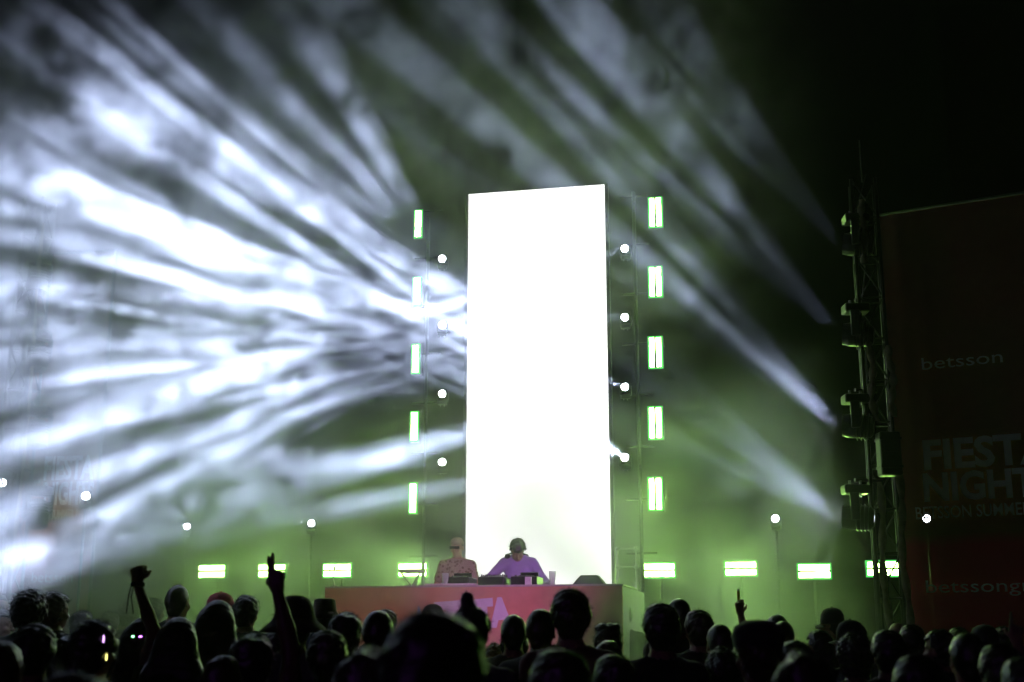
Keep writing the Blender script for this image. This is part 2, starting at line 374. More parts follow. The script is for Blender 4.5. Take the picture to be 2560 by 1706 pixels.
MB().box((0, 0, zc), (.24, .2, .5), bev=.02).build('case', M['black'], bxr); MB().box((0, -.105, zc + .1), (.16, .01, .16), bev=.004).build('panel', M['shell'], bxr)
for k in (-.15, .17): MB().box((0, .0, zc + k), (.25, .22, .03)).build('strap', M['cable'], bxr)
# each head throws a fan towards the upper left
FAN = [((1560, -60), (1350, 60), .4), ((1480, 120), (960, 80), 1.), ((1420, 330), (800, 230), 1.), ((1400, 640), (1250, 960), .25)]
for i, y in enumerate((612, 838, 1066, 1294)):
    P = atY(2143, y, 14.5)
    moving_head(P, atY(300, y - 100, 18), .31, True, '%s dark moving head light hanging beside the right tower' % ['topmost', 'second', 'third', 'lowest'][i],
                'dark moving head lights on the right tower', fans=[(atY(FAN[i][0][0] * DS, FAN[i][0][1] * DS, 13.2), atY(FAN[i][1][0] * DS, FAN[i][1][1] * DS, 13.2), FAN_T * FAN[i][2], 5, 15, .44, 70 + i)])
    br = MB().tube([(P.x, P.y, P.z + .43), (PR.x, PR.y, P.z + .43)], .022); br.tube([(PR.x - .1, PR.y, P.z + .43), (P.x + .16, P.y, P.z + .9)], .008)
    tag(br.build('light_bracket', M['black']), '%s horizontal pipe bracket reaching out from the right tower' % ['topmost', 'second', 'third', 'lowest'][i], 'bracket', 'pipe brackets on the right tower')
PL = atY(10, 1500, 16.4); PL.z = 0
tl = truss('light_tower', PL, PL + Vector((0, 0, 7.4)), .29, 'dark truss tower at the left edge of the stage', m=M['black']); tl['category'] = 'tower'
drape('cloth_strip', Vector((.16, -.2, 1.2)), Vector((.16, -.2, 7.0)), .06, M['strap'], tl, 3)
for i, y in enumerate((705, 895, 1088, 1288)):
    P = atY(92, y, 16.3)
    moving_head(P, atY(92, y + 900, 15.6), .31, True, '%s moving head light hanging beside the left tower' % ['topmost', 'second', 'third', 'lowest'][i],
                'moving head lights on the left tower', lit=False)
    br = MB().tube([(P.x, P.y, P.z + .43), (PL.x, PL.y, P.z + .43)], .022)
    tag(br.build('light_bracket', M['black']), '%s horizontal pipe bracket on the left tower' % ['topmost', 'second', 'third', 'lowest'][i], 'bracket', 'pipe brackets on the left tower')
# ------------------------------------------------------------------ banners
def banner(name, P0, yaw, x0, x1, z0, z1, label, texts, wob):
    """printed mesh cloth in its own frame: x along the cloth, y away from the viewer"""
    r = empty(name, P0, 0, label=label, cat='banner'); setm(r, P0, yaw)
    nx, nz = 60, 60; vs = []; fs = []
    for j in range(nz + 1):
        for i in range(nx + 1):
            x = x0 + (x1 - x0) * i / nx; z = z0 + (z1 - z0) * j / nz
            e = math.exp(-(x - x0) / .35)
            vs.append((x, .01 + wob * (1.6 * e * math.sin(x * 24 + .6 * math.sin(z)) + .3 * math.sin(x * 3.1 + z * 1.3)), z))
    for j in range(nz):
        for i in range(nx): a = j * (nx + 1) + i; fs.append((a, a + 1, a + nx + 2, a + nx + 1))
    b = MB(); b.add(vs, fs); b.build('cloth', M['banner'], r, True)
    X = Vector((math.cos(yaw), math.sin(yaw), 0)); n = Vector((X.y, -X.x, 0))
    for nm, txt, (xa, ya), (xb, yb), top, bold, m in texts:
        A = local(r, onplane(xa, ya, P0, n)); B = local(r, onplane(xb, yb, P0, n)); tp = local(r, onplane(xa, top, P0, n))
        B.z = A.z; place_text(nm, txt, m, r, A, B, tp.z - A.z, Vector((0, -1, 0)), bold, proud=.03 + wob * .5)
    fr = MB().tube([(x0, .06, 0), (x0, .06, z1 + .05)], .022); fr.tube([(x1, .06, 0), (x1, .06, z1 + .05)], .022); fr.tube([(x0, .06, z1 + .03), (x1, .06, z1 + .03)], .022)
    fr.build('frame', M['black'], r, True)
    return r
PB = atY(2232, 1100, 15.0); PB.z = 0
PW = M['print_white']
banner('banner', PB, -R(29), .0, 5.2, .4, atY(2300, 515, 14.6).z, 'large dark red printed cloth banner with lettering at the right of the stage',
       [('lettering', 'betsson', (2307, 927), (2510, 924), 897, .0, PW), ('lettering', 'FIESTA', (2313, 1174), (2640, 1150), 1101, .035, PW),
        ('lettering', 'NIGHTS', (2313, 1253), (2640, 1235), 1184, .035, PW), ('lettering', 'BETSSON SUMMER PARTY', (2292, 1299), (2700, 1265), 1269, .01, PW),
        ('lettering', 'betssongroup', (2318, 1483), (2690, 1478), 1452, .0, PW)], .02)
PB2 = atY(48, 1300, 17.4); PB2.z = 0
banner('banner', PB2, -TH, -.05, 1.12, .4, atY(150, 640, 17.4).z, 'printed cloth banner in green light behind the left tower',
       [('lettering', 'betsson', (82, 1457), (184, 1457), 1431, .0, PW), ('lettering', 'FIESTA', (112, 1200), (236, 1200), 1142, .035, PW),
        ('lettering', 'NIGHTS', (112, 1262), (236, 1262), 1206, .035, PW), ('lettering', 'BETSSON SUMMER PARTY', (66, 1300), (236, 1300), 1277, .01, PW)], .012)
# ------------------------------------------------------------------ DJ booth and what stands on it
VB = -3.7
u0, zb = stv(748 * SK, 1350 * SK, VB); u1, zb1 = stv(1430 * SK, 1349 * SK, VB); zb = (zb + zb1) / 2; BD = 1.35
booth = empty('dj_booth', ORG, -TH, label='long DJ booth with coral printed front and purple lettering', cat='booth')
setm(booth, ORG, -TH)
MB().box(((u0 + u1) / 2, VB, (zb + DECK - .2) / 2), (u1 - u0, .03, zb - DECK + .2)).build('front_panel', M['coral'], booth)
for x, BS in ((u0 + .016, BD), (u1 - .016, 2.3)): MB().box((x, VB + .017 + BS / 2, (zb + DECK - .2) / 2 - .002), (.03, BS, zb - DECK + .2)).build('side_panel', M['side'], booth)
MB().box(((u0 + u1) / 2, VB + .02 + BD / 2, zb + .012), (u1 - u0 + .02, BD + .05, .024), bev=.004).build('table_top', M['wood'], booth)
nB = -VX; pB = st(0, VB - .016, 0)
def bpt(px, py): return local(booth, onplane(px, py, pB, nB))
A = bpt(1088, 1574); B = bpt(1282, 1560); place_text('lettering', 'FIESTA', PW, booth, A, B, bpt(1088, 1505).z - A.z, Vector((0, -1, 0)), .075, .003)
A = bpt(1040, 1560); B = bpt(1060, 1558); place_text('lettering', 'A', M['print_blue'], booth, A, B, .2, Vector((0, -1, 0)), .02, .003)
ZT = zb + .0245
def on_booth(name, px, v, label, cat, group=None):
    u, _ = stv(px, 1468, v); o = empty(name, (0, 0, 0), 0, label=label, cat=cat, group=group); setm(o, st(u, v, ZT), -TH); return o
def deck_player(px, label):
    r = on_booth('media_player', px, -3.2, label, 'DJ player', 'media players on the booth')
    MB().box((0, 0, .055), (.32, .42, .11), bev=.012).build('body', M['wing'], r)
    MB().lathe([(.0, .125), (.095, .125), (.1, .11)], 28, (0, -.06, 0)).build('jog_wheel', M['knob'], r)
    sc_ = MB().box((0, .15, .14), (.22, .02, .07), Euler((R(35), 0, 0)), bev=.004).build('display', M['wing'], r); MB().box((0, .163, .146), (.2, .004, .055), Euler((R(35), 0, 0))).build('display_glass', M['disp'], sc_)
    for k in range(4): MB().tube([(-.1 + k * .06, -.19, .11), (-.1 + k * .06, -.19, .125)], .012).build('button', M['knob'], r)
    return r
deck_player(1150, 'black media player on the booth in front of the DJ in the patterned shirt')
deck_player(1318, 'black media player on the booth under the hand of the DJ in purple')
r = on_booth('dj_mixer', 1236, -3.2, 'black DJ mixer with knobs in the middle of the booth', 'mixer')
MB().box((0, 0, .055), (.32, .4, .11), bev=.012).build('body', M['wing'], r)
for i in range(6):
    for j in range(3): MB().tube([(-.13 + i * .052, -.12 + j * .11, .11), (-.13 + i * .052, -.12 + j * .11, .14)], .011).build('knob', M['knob'], r)
for px, v, lab, hh in ((1113, -3.5, 'clear plastic cup on the booth in front of the patterned shirt', .15), (1381, -3.3, 'clear plastic cup on the booth before the white LED wall', .17)):
    r = on_booth('plastic_cup', px, v, lab, 'cup', 'clear cups on the booth')
    MB().lathe([(.032, .0), (.045, hh), (.042, hh), (.030, .006), (0, .006)], 20).build('cup_wall', M['cup'], r, True)
    MB().lathe([(0, .008), (.030, .008), (.038, hh * .6), (0, hh * .6)], 16).build('drink', M['cup'], r, True)
r = on_booth('card_box', 1321, -3.55, 'small white card box on the booth beside the purple DJ', 'box')
MB().box((0, 0, .045), (.075, .05, .09), bev=.003).build('carton', M['pages'], r); MB().box((0, 0, .092), (.077, .052, .004)).build('flap', M['pages'], r)
r = on_booth('paper_sheet', 1128, -3.58, 'pale sheet of paper on the front edge of the booth', 'paper')
MB().box((0, 0, .012), (.62, .16, .02), bev=.003).build('sheet', M['pages'], r)
r = on_booth('laptop_stand', 1030, -3.3, 'small tilted stand with a round plate on the left of the booth', 'stand')
MB().lathe([(0, .2), (.16, .2), (.165, .185), (.16, .17), (0, .17)], 28).build('plate', M['side'], r, True)
MB().tube([(-.14, 0, .17), (0, 0, .01)], .012).build('leg', M['steel'], r); MB().tube([(.10, 0, .17), (.0, 0, .01)], .012).build('leg', M['steel'], r)
MB().lathe([(0, .0), (.07, .0), (.07, .014), (0, .014)], 20).build('foot', M['steel'], r)
r = on_booth('small_microphone', 838, -3.5, 'small microphone on a bent stand at the left end of the booth', 'microphone')
MB().tube([(0, 0, 0), (-.03, 0, .1), (-.02, .0, .2)], .006).build('stem', M['steel'], r); MB().tube([(-.02, 0, .2), (-.015, 0, .25)], .014).build('head', M['steel'], r)
MB().lathe([(0, 0), (.05, 0), (.05, .012), (0, .014)], 16).build('foot', M['steel'], r)
r = on_booth('monitor_speaker', 1475, -3.2, 'dark wedge monitor speaker on the right end of the booth', 'speaker')
wd = MB(); wd.add([(-.2, -.15, 0), (.2, -.15, 0), (.2, .15, 0), (-.2, .15, 0), (-.1, -.09, .12), (.1, -.09, .12), (.1, .15, .12), (-.1, .15, .12)],
                  [(0, 3, 2, 1), (4, 5, 6, 7), (0, 1, 5, 4), (1, 2, 6, 5), (2, 3, 7, 6), (3, 0, 4, 7)])
wd.build('cabinet', M['black'], r); wd2 = MB(); wd2.add([(-.16, -.147, .012), (.16, -.147, .012), (.09, -.097, .108), (-.09, -.097, .108)], [(0, 1, 2, 3)]); wd2.build('grille', M['knob'], r)
# chrome frame right of the wall
ufr, zf0 = stv(1545, 1418, -.8); ufr2, zf1 = stv(1590, 1372, -.8)
r = empty('chrome_frame', ORG, -TH, label='small square chrome truss frame right of the LED wall', cat='truss')
for x in (ufr, ufr2):
    MB().tube([(x, -.8, DECK), (x, -.8, zf1 + .03)], .014).build('upright', M['steel'], r, True)
for z in (zf0, zf1):
    MB().tube([(ufr, -.8, z), (ufr2, -.8, z)], .012).build('crossbar', M['steel'], r, True)
    for x in (ufr, ufr2):
        MB().lathe([(0, -.035), (.03, -.02), (.035, 0), (.03, .02), (0, .035)], 12, (x, -.8, z)).build('corner_joint', M['steel'], r, True)
# ------------------------------------------------------------------ front-of-house wash lamps on a mast behind the audience
def par_lamp(mast, P, T, E, ang, colr, label):
    r = empty('par_lamp', P, 0, label=label, cat='stage light', group='wash lamps on the masts')
    d = (T - P).normalized(); q = d.to_track_quat('Z', 'Y').to_euler()
    h = MB().lathe([(0, -.22), (.09, -.2), (.12, 0), (.12, .14), (.11, .14)], 20).build('can', M['black'], r, True); h.rotation_euler = q
    l = MB().lathe([(0, .05), (.11, .05)], 20).build('lens', emission('wash_lens', colr, 4), h)
    MB().tube([(-.13, 0, 0), (-.13, 0, .2), (.13, 0, .2), (.13, 0, 0)], .01).build('yoke', M['black'], r)
    gobo_spot(r, d * .17, T - P, E, ang, 0, 0, 0, colr, blend=1.0)
for mx_, hz_, lab in ((2.6, 6.62, 'mast with a purple lamp behind the audience, right of the camera'), (-6.5, 4.82, 'mast with a purple lamp behind the audience, left of the camera')):
    ms = empty('lamp_mast', (mx_, -5, 0), 0, label=lab, cat='mast', group='lamp masts behind the audience')
    MB().tube([(0, 0, 0), (0, 0, hz_ + .3)], .05).build('pole', M['alu'], ms); MB().lathe([(0, 0), (.5, 0), (.5, .04), (0, .05)], 24).build('base_plate', M['black'], ms)
    MB().tube([(-.3, 0, hz_), (.3, 0, hz_)], .025).build('crossbar', M['alu'], ms)
PUR = (.56, .12, 1.0)
par_lamp(None, Vector((2.75, -4.9, 6.4)), st(.12, -3.0, 2.35), 7000, 8, (.6, .16, .95), 'purple wash lamp aimed at the DJ booth')
par_lamp(None, Vector((2.4, -4.9, 6.4)), st(-.5, -3.5, 2.0), 3800, 11.5, (1.0, .48, .48), 'warm wash lamp aimed at the DJ booth')
par_lamp(None, Vector((-6.5, -4.9, 4.6)), Vector((-.8, 3.4, 1.1)), 70, 30, PUR, 'purple wash lamp aimed at the near crowd')

# ------------------------------------------------------------------ people: bodies from signed distances, meshed with surface nets
def axis(lo, hi, base, zones):
    xs = [lo]
    while xs[-1] < hi:
        x = xs[-1]; st_ = base
        for a, b, s_ in zones:
            if a <= x + 1e-6 < b: st_ = min(st_, s_)
            elif x < a and x + st_ > a: st_ = max(s_, a - x)
        xs.append(x + st_)
    return np.array(xs)
class Field:
    def __init__(s, X, Y, Z):
        s.ax = (X, Y, Z); s.d = np.full((len(X), len(Y), len(Z)), 1.0, np.float32)
    def sub(s, lo, hi):
        sl = []
        for a, l, h in zip(s.ax, lo, hi):
            i = max(0, np.searchsorted(a, l) - 1); j = min(len(a), np.searchsorted(a, h) + 1); sl.append(slice(i, max(i + 1, j)))
        g = np.meshgrid(*[a[q] for a, q in zip(s.ax, sl)], indexing='ij', sparse=True); return tuple(sl), g
    def put(s, sl, v, k, op):
        o = s.d[sl]
        if op == 'add':
            h = np.clip(.5 + .5 * (o - v) / k, 0, 1); s.d[sl] = o * (1 - h) + v * h - k * h * (1 - h)
        else: 
            h = np.clip(.5 - .5 * (o + v) / k, 0, 1); s.d[sl] = o * (1 - h) - v * h + k * h * (1 - h)
    def cone(s, a, b, ra, rb, k=.03, op='add', sy=1.0):
        a, b = np.array(a, float), np.array(b, float); m = max(ra, rb) + .08
        sl, (x, y, z) = s.sub(np.minimum(a, b) - m, np.maximum(a, b) + m)
        ba = b - a; L = max(1e-9, ba @ ba)
        t = np.clip(((x - a[0]) * ba[0] + (y - a[1]) * ba[1] + (z - a[2]) * ba[2]) / L, 0, 1)
        v = np.sqrt((x - a[0] - t * ba[0]) ** 2 + ((y - a[1] - t * ba[1]) / sy) ** 2 + (z - a[2] - t * ba[2]) ** 2) - (ra + (rb - ra) * t)
        s.put(sl, v, k, op)
    def ell(s, c, r, k=.03, op='add', rot=None):
        c, r = np.array(c, float), np.array(r, float); m = max(r) + .08
        sl, (x, y, z) = s.sub(c - m, c + m); x, y, z = x - c[0], y - c[1], z - c[2]
        if rot is not None:
            T = rot; x, y, z = (T[0][0] * x + T[1][0] * y + T[2][0] * z, T[0][1] * x + T[1][1] * y + T[2][1] * z, T[0][2] * x + T[1][2] * y + T[2][2] * z)
        k0 = np.sqrt((x / r[0]) ** 2 + (y / r[1]) ** 2 + (z / r[2]) ** 2); k1 = np.sqrt((x / r[0] ** 2) ** 2 + (y / r[1] ** 2) ** 2 + (z / r[2] ** 2) ** 2) + 1e-6
        s.put(sl, k0 * (k0 - 1) / k1, k, op)
    def coords(s): return np.meshgrid(*s.ax, indexing='ij', sparse=True)
    def mesh(s, name):
        d = s.d; sg = d < 0; X, Y, Z = s.ax
        nx, ny, nz = d.shape; ac = np.zeros((nx - 1, ny - 1, nz - 1, 3), np.float32); ct = np.zeros((nx - 1, ny - 1, nz - 1), np.float32)
        cr = []
        for a in range(3):
            lo = [slice(None)] * 3; hi = [slice(None)] * 3; lo[a] = slice(0, -1); hi[a] = slice(1, None); lo, hi = tuple(lo), tuple(hi)
            m = sg[lo] != sg[hi]; idx = np.argwhere(m); d0 = d[lo][m]; d1 = d[hi][m]; t = d0 / (d0 - d1)
            p = np.stack([X[idx[:, 0]], Y[idx[:, 1]], Z[idx[:, 2]]], 1); p[:, a] += t * (s.ax[a][idx[:, a] + 1] - s.ax[a][idx[:, a]])
            cr.append((idx, sg[lo][m])); b, c = [q for q in range(3) if q != a]
            for i in (0, 1):
                for j in (0, 1):
                    q = idx.copy(); q[:, b] -= i; q[:, c] -= j
                    ok = (q >= 0).all(1) & (q[:, 0] < nx - 1) & (q[:, 1] < ny - 1) & (q[:, 2] < nz - 1)
                    np.add.at(ac, tuple(q[ok].T), p[ok]); np.add.at(ct, tuple(q[ok].T), 1)
        on = ct > 0; vid = np.full(ct.shape, -1, np.int64); vid[on] = np.arange(on.sum()); V = ac[on] / ct[on][:, None]
        Fs = []
        for a in range(3):
            idx, ins = cr[a]; b, c = [(1, 2), (2, 0), (0, 1)][a]
            ok = (idx[:, b] > 0) & (idx[:, c] > 0) & (idx[:, b] < d.shape[b] - 1) & (idx[:, c] < d.shape[c] - 1); idx, ins = idx[ok], ins[ok]
            def at(i, j):
                q = idx.copy(); q[:, b] -= i; q[:, c] -= j; return vid[tuple(q.T)]
            q = np.stack([at(1, 1), at(0, 1), at(0, 0), at(1, 0)], 1); q[~ins] = q[~ins][:, ::-1]; Fs.append(q)
        Fc = np.concatenate(Fs); me = bpy.data.meshes.new(name)
        me.vertices.add(len(V)); me.vertices.foreach_set('co', V.astype(np.float32).ravel())
        me.loops.add(len(Fc) * 4); me.loops.foreach_set('vertex_index', Fc.astype(np.int32).ravel())
        me.polygons.add(len(Fc)); me.polygons.foreach_set('loop_start', np.arange(len(Fc), dtype=np.int32) * 4)
        me.update(calc_edges=True); me.validate(); me.polygons.foreach_set('use_smooth', [True] * len(me.polygons)); return me
def wob(seed, f, n=7):
    r = np.random.RandomState(seed); W = r.normal(size=(n, 3)); W /= np.linalg.norm(W, axis=1)[:, None]; fr = f * (.7 + .9 * r.rand(n)); ph = r.rand(n) * 6.28
    return lambda x, y, z: sum(np.sin(fr[i] * (W[i, 0] * x + W[i, 1] * y + W[i, 2] * z) + ph[i]) for i in range(n)) / n
def v3(*a): return np.array(a, float)
def unit(a): a = np.array(a, float); return a / np.linalg.norm(a)
def hand(Fd, W, d, n, t, curls, spread=.0, k=.006):
    """palm, four fingers of different length with three bones each, and a thumb leaving the side of the palm"""
    W, d, n, t = v3(*W), unit(d), unit(n), unit(t); t = unit(t - d * (t @ d)); n = unit(n - d * (n @ d) - t * (n @ t))
    offs = (.030, .010, -.010, -.029); ln = ((.042, .026, .020), (.046, .029, .021), (.043, .027, .020), (.033, .020, .017))
    for i in range(4):
        kn = W + d * (.088 - abs(i - 1) * .005) + t * offs[i]
        Fd.cone(W + d * .012 + t * offs[i] * .65, kn, .015, .0125, .014)
        p = kn; a = 0; dd = unit(d + t * offs[i] * spread * 6)
        for j in range(3):
            a += R(curls[i][j]); q = p + (dd * math.cos(a) + n * math.sin(a)) * ln[i][j]; Fd.cone(p, q, .0105 - j * .001, .0098 - j * .0012, k); p = q
    b = W + d * .025 + t * .022; q = b + unit(t * .75 + d * .6 + n * curls[4][0]) * .042; Fd.cone(b, q, .016, .0125, .01)
    e = q + unit(d * .8 + t * .25 + n * curls[4][1]) * .034; Fd.cone(q, e, .0118, .009, k)
RELAX = [(18, 25, 15)] * 4 + [(.3, .3)]; FIST = [(78, 92, 60)] * 4 + [(.9, 1.0)]
POINT = [(4, 6, 4), (5, 8, 5), (80, 95, 60), (82, 95, 60), (.8, .9)]; INDEX = [(2, 4, 3)] + [(80, 95, 60)] * 3 + [(.9, 1.0)]
HOLD = [(50, 62, 40), (58, 66, 40), (64, 70, 45), (70, 74, 50), (.9, .6)]; REACH = [(28, 34, 20), (32, 36, 22), (36, 38, 24), (40, 40, 26), (.5, .3)]
def arm_down(s): return dict(S=(s * .178, -.015, 1.405), E=(s * .245, -.035, 1.11), W=(s * .25, .05, .875), d=(-s * .1, .25, -1), n=(-s, .1, 0), t=(0, 1, .2), c=RELAX)
def pose(kind):
    a = {-1: arm_down(-1), 1: arm_down(1)}; hy = hp = 0
    if kind == 'bent':
        for s in (-1, 1): a[s].update(E=(s * .25, -.06, 1.13), W=(s * .15, .17, 1.06), d=(-s * .4, 1, .1), n=(0, 0, -1), t=(-s, -.2, .2))
    if kind == 'fist': a[-1].update(E=(-.155, .05, 1.70), W=(-.265, .05, 1.96), d=(-.12, .02, 1), n=(.3, 1, 0), t=(1, -.3, 0), c=FIST)
    if kind == 'point': a[1].update(E=(.165, .05, 1.71), W=(.09, .05, 1.985), d=(-.14, .0, 1), n=(.1, 1, 0), t=(-1, .1, 0), c=POINT)
    if kind == 'hold': a[-1].update(E=(-.06, .09, 1.66), W=(-.125, .06, 1.92), d=(-.05, .0, 1), n=(.2, 1, 0), t=(1, -.2, 0), c=HOLD)
    if kind == 'index': a[1].update(E=(.21, .08, 1.60), W=(.09, .05, 1.83), d=(.12, .0, 1), n=(0, 1, 0), t=(-1, .1, 0), c=INDEX)
    if kind == 'dj_stand':
        a[-1].update(E=(-.26, -.02, 1.13), W=(-.12, .26, 1.12), d=(.2, 1, -.15), n=(0, -.1, -1), t=(1, 0, 0), c=REACH)
        a[1].update(E=(.27, -.02, 1.13), W=(.2, .25, 1.13), d=(-.1, 1, -.15), n=(0, -.1, -1), t=(-1, 0, 0), c=REACH); hp = -8; hy = -12
    if kind == 'dj_lean':
        a[1].update(E=(.37, .08, 1.20), W=(.27, .31, 1.13), d=(-.45, .8, -.5), n=(-.2, -.4, -1), t=(-1, .1, .2), c=REACH)
        a[-1].update(E=(-.34, .07, 1.16), W=(-.28, .30, 1.12), d=(.05, 1, -.35), n=(.1, -.3, -1), t=(1, 0, 0), c=REACH); hp = -54; hy = 8
    return a, hy, hp
def head_prims(Fd, T, C, female=False):
    def P(x, y, z): q = T @ v3(x, y, z - 1.55); return C + q
    j = .92 if female else 1
    Fd.ell(P(0, -.008, 1.662), (.076, .096, .092), .02, rot=T); Fd.ell(P(0, .03, 1.585), (.054 * j, .062, .062), .035, rot=T)
    Fd.ell(P(0, .052, 1.548), (.03 * j, .034, .024), .025, rot=T); Fd.ell(P(0, .07, 1.66), (.052, .02, .014), .02, rot=T)
    Fd.cone(P(0, .086, 1.645), P(0, .110, 1.605), .008, .0135, .012)
    for s in (-1, 1):
        Fd.ell(P(s * .033, .094, 1.638), (.016, .014, .011), .012, 'cut', rot=T); Fd.ell(P(s * .032, .078, 1.638), (.0125, .0125, .012), .003, rot=T)
        Fd.ell(P(s * .045, .06, 1.605), (.022, .022, .02), .02, rot=T); Fd.ell(P(s * .013, .102, 1.602), (.008, .01, .007), .006, rot=T)
        Fd.ell(P(s * .079, -.012, 1.625), (.010, .021, .032), .006, rot=T); Fd.ell(P(s * .085, -.008, 1.628), (.005, .012, .02), .004, 'cut', rot=T)
    Fd.ell(P(0, .088, 1.573), (.025, .01, .006), .006, rot=T); Fd.ell(P(0, .089, 1.5635), (.021, .01, .006), .006, rot=T)
    Fd.ell(P(0, .1, 1.5685), (.02, .01, .0016), .003, 'cut', rot=T)
def torso_prims(Fd, lean, female, grow=0):
    L = lambda x, y, z: (x, y + lean * max(0, z - 1.0), z)
    sh = .155 if female else .17
    Fd.ell(L(0, -.01, 1.29), (sh - .012 + grow, .106 + grow, .19), .05); Fd.ell(L(0, .0, 1.07), ((.125 if female else .145) + grow, .098 + grow, .17), .08)
    Fd.ell(L(0, -.012, .93), (.168 + grow, .118 + grow, .13), .06)
    if female:
        for s in (-1, 1): Fd.ell(L(s * .07, .085, 1.27), (.06, .05, .06), .04)
    for s in (-1, 1):
        Fd.cone(L(0, -.028, 1.475), L(s * (sh + .0), -.018, 1.405), .05 + grow, .052 + grow, .05)
        Fd.cone(L(s * .08, -.05, 1.36), L(s * .07, -.06, 1.2), .07 + grow, .06 + grow, .06)
BODY = {}
def body_meshes(kind, female=False, lean=0.0):
    key = (kind, female)
    if key in BODY: return BODY[key]
    arms, hy, hp = pose(kind)
    L = lambda p: v3(p[0], p[1] + (lean * max(0, min(p[2], 1.5) - 1.0)), p[2])
    zx, zy, zz = [(-.11, .11, .0075)], [(-.14, .14, .0085)], [(1.49, 1.78, .0075)]
    hi = 1.80
    for s in (-1, 1):
        W = L(arms[s]['W']); 
        zx.append((W[0] - .09, W[0] + .09, .006)); zy.append((W[1] - .07, W[1] + .14, .007)); zz.append((W[2] - .12, W[2] + .24, .006) if W[2] > 1.2 else (W[2] - .2, W[2] + .06, .007)); hi = max(hi, W[2] + .26)
    ax = (axis(-.46, .46, .016, zx), axis(-.24, .62 if lean or 'dj' in kind else .34, .016, zy), axis(-.02, hi, .018, zz))
    Fd = Field(*ax)
    torso_prims(Fd, lean, female)
    C = L((0, -.012, 1.55)); T = np.array((Matrix.Rotation(R(hy), 3, 'Z') @ Matrix.Rotation(R(hp), 3, 'X')))
    if hp < -20: C = C + v3(.01, .06, -.045)
    Fd.cone(L((0, -.03, 1.44)), C + T @ v3(0, -.004, .03), .066 if not female else .056, .056 if not female else .047, .03)
    head_prims(Fd, T, C, female)
    for s in (-1, 1):
        a = arms[s]; S, E, W = L(a['S']), L(a['E']), L(a['W']); kx = .9 if female else 1
        Fd.cone(S, S * .45 + E * .55, .054 * kx, .047 * kx, .04); Fd.cone(S * .45 + E * .55, E, .047 * kx, .040 * kx, .03)
        Fd.cone(E, E * .65 + W * .35, .041 * kx, .040 * kx, .02); Fd.cone(E * .65 + W * .35, W, .040 * kx, .026 * kx, .02); hand(Fd, W, a['d'], a['n'], a['t'], a['c'])
        hp_, kn, an = v3(s * .088, 0, .88), v3(s * .1, .015, .49), v3(s * .105, -.02, .085)
        Fd.cone(hp_, kn, .086, .058, .04); Fd.cone(kn, kn * .6 + an * .4 + v3(0, -.012, 0), .056, .055, .03); Fd.cone(kn * .6 + an * .4 + v3(0, -.012, 0), an, .055, .037, .03)
        Fd.cone(an + v3(0, -.02, -.045), an + v3(s * .015, .13, -.055), .036, .028, .03)
    body = Fd.mesh('body')
    # shirt: the same torso and upper arms a centimetre out, cut at neck, sleeves and hem
    Sx = Field(axis(-.46, .46, .014, []), axis(-.22, .34, .014, []), axis(.84, 1.76, .014, []))
    torso_prims(Sx, lean, female, .012)
    for s in (-1, 1):
        a = arms[s]; S, E, W = L(a['S']), L(a['E']), L(a['W']); t = 1.0 if 'dj_lean' in kind else .62
        if t == 1.0: Sx.cone(S, E, .067, .056, .04); Sx.cone(E, E * .2 + W * .8, .055, .046, .03)
        else: Sx.cone(S, S * (1 - t) + E * t, .067, .06, .04)
    x, y, z = Sx.coords(); wb = wob(3, 30)
    Sx.d += (.006 * wb(x, y, z) + .004 * wob(5, 75)(x, y, z) * 1).astype(np.float32)
    neck = (np.sqrt((x / .085) ** 2 + ((y - C[1] + .012) / .085) ** 2 + ((z - 1.535) / .075) ** 2) - 1) * .07
    Sx.d = np.maximum(Sx.d, -neck).astype(np.float32); Sx.d = np.maximum(Sx.d, .88 - z + 0 * x).astype(np.float32)
    Sx.d = np.maximum(Sx.d, z - 1.515 + .35 * np.maximum(0, y - C[1]) + 0 * x).astype(np.float32)
    shirt = Sx.mesh('shirt')
    Tf = Field(axis(-.24, .24, .018, []), axis(-.18, .18, .018, []), axis(.03, 1.06, .02, []))
    Tf.ell((0, -.012, .93), (.176, .126, .135), .06)
    for s in (-1, 1):
        hp_, kn, an = v3(s * .088, 0, .88), v3(s * .1, .015, .49), v3(s * .105, -.02, .085); Tf.cone(hp_, kn, .098, .075, .04); Tf.cone(kn, an, .075, .066, .03)
    zz_ = Tf.coords()[2]; Tf.d = np.maximum(Tf.d, zz_ - 1.0 + 0 * Tf.d).astype(np.float32); Tf.d = np.maximum(Tf.d, .06 - zz_ + 0 * Tf.d).astype(np.float32)
    tro = Tf.mesh('trousers'); shoes = []
    for s in (-1, 1):
        b = MB(); b.lathe([(0, .005), (.045, .005), (.05, .02), (.046, .06), (.03, .085), (0, .09)], 14, (s * .112, .035, 0), 1, 2.7); shoes.append(b.mesh('shoe'))
    for m_ in (shirt, tro): pass
    BODY[key] = (body, shirt, tro, shoes, C, T, arms); return BODY[key]

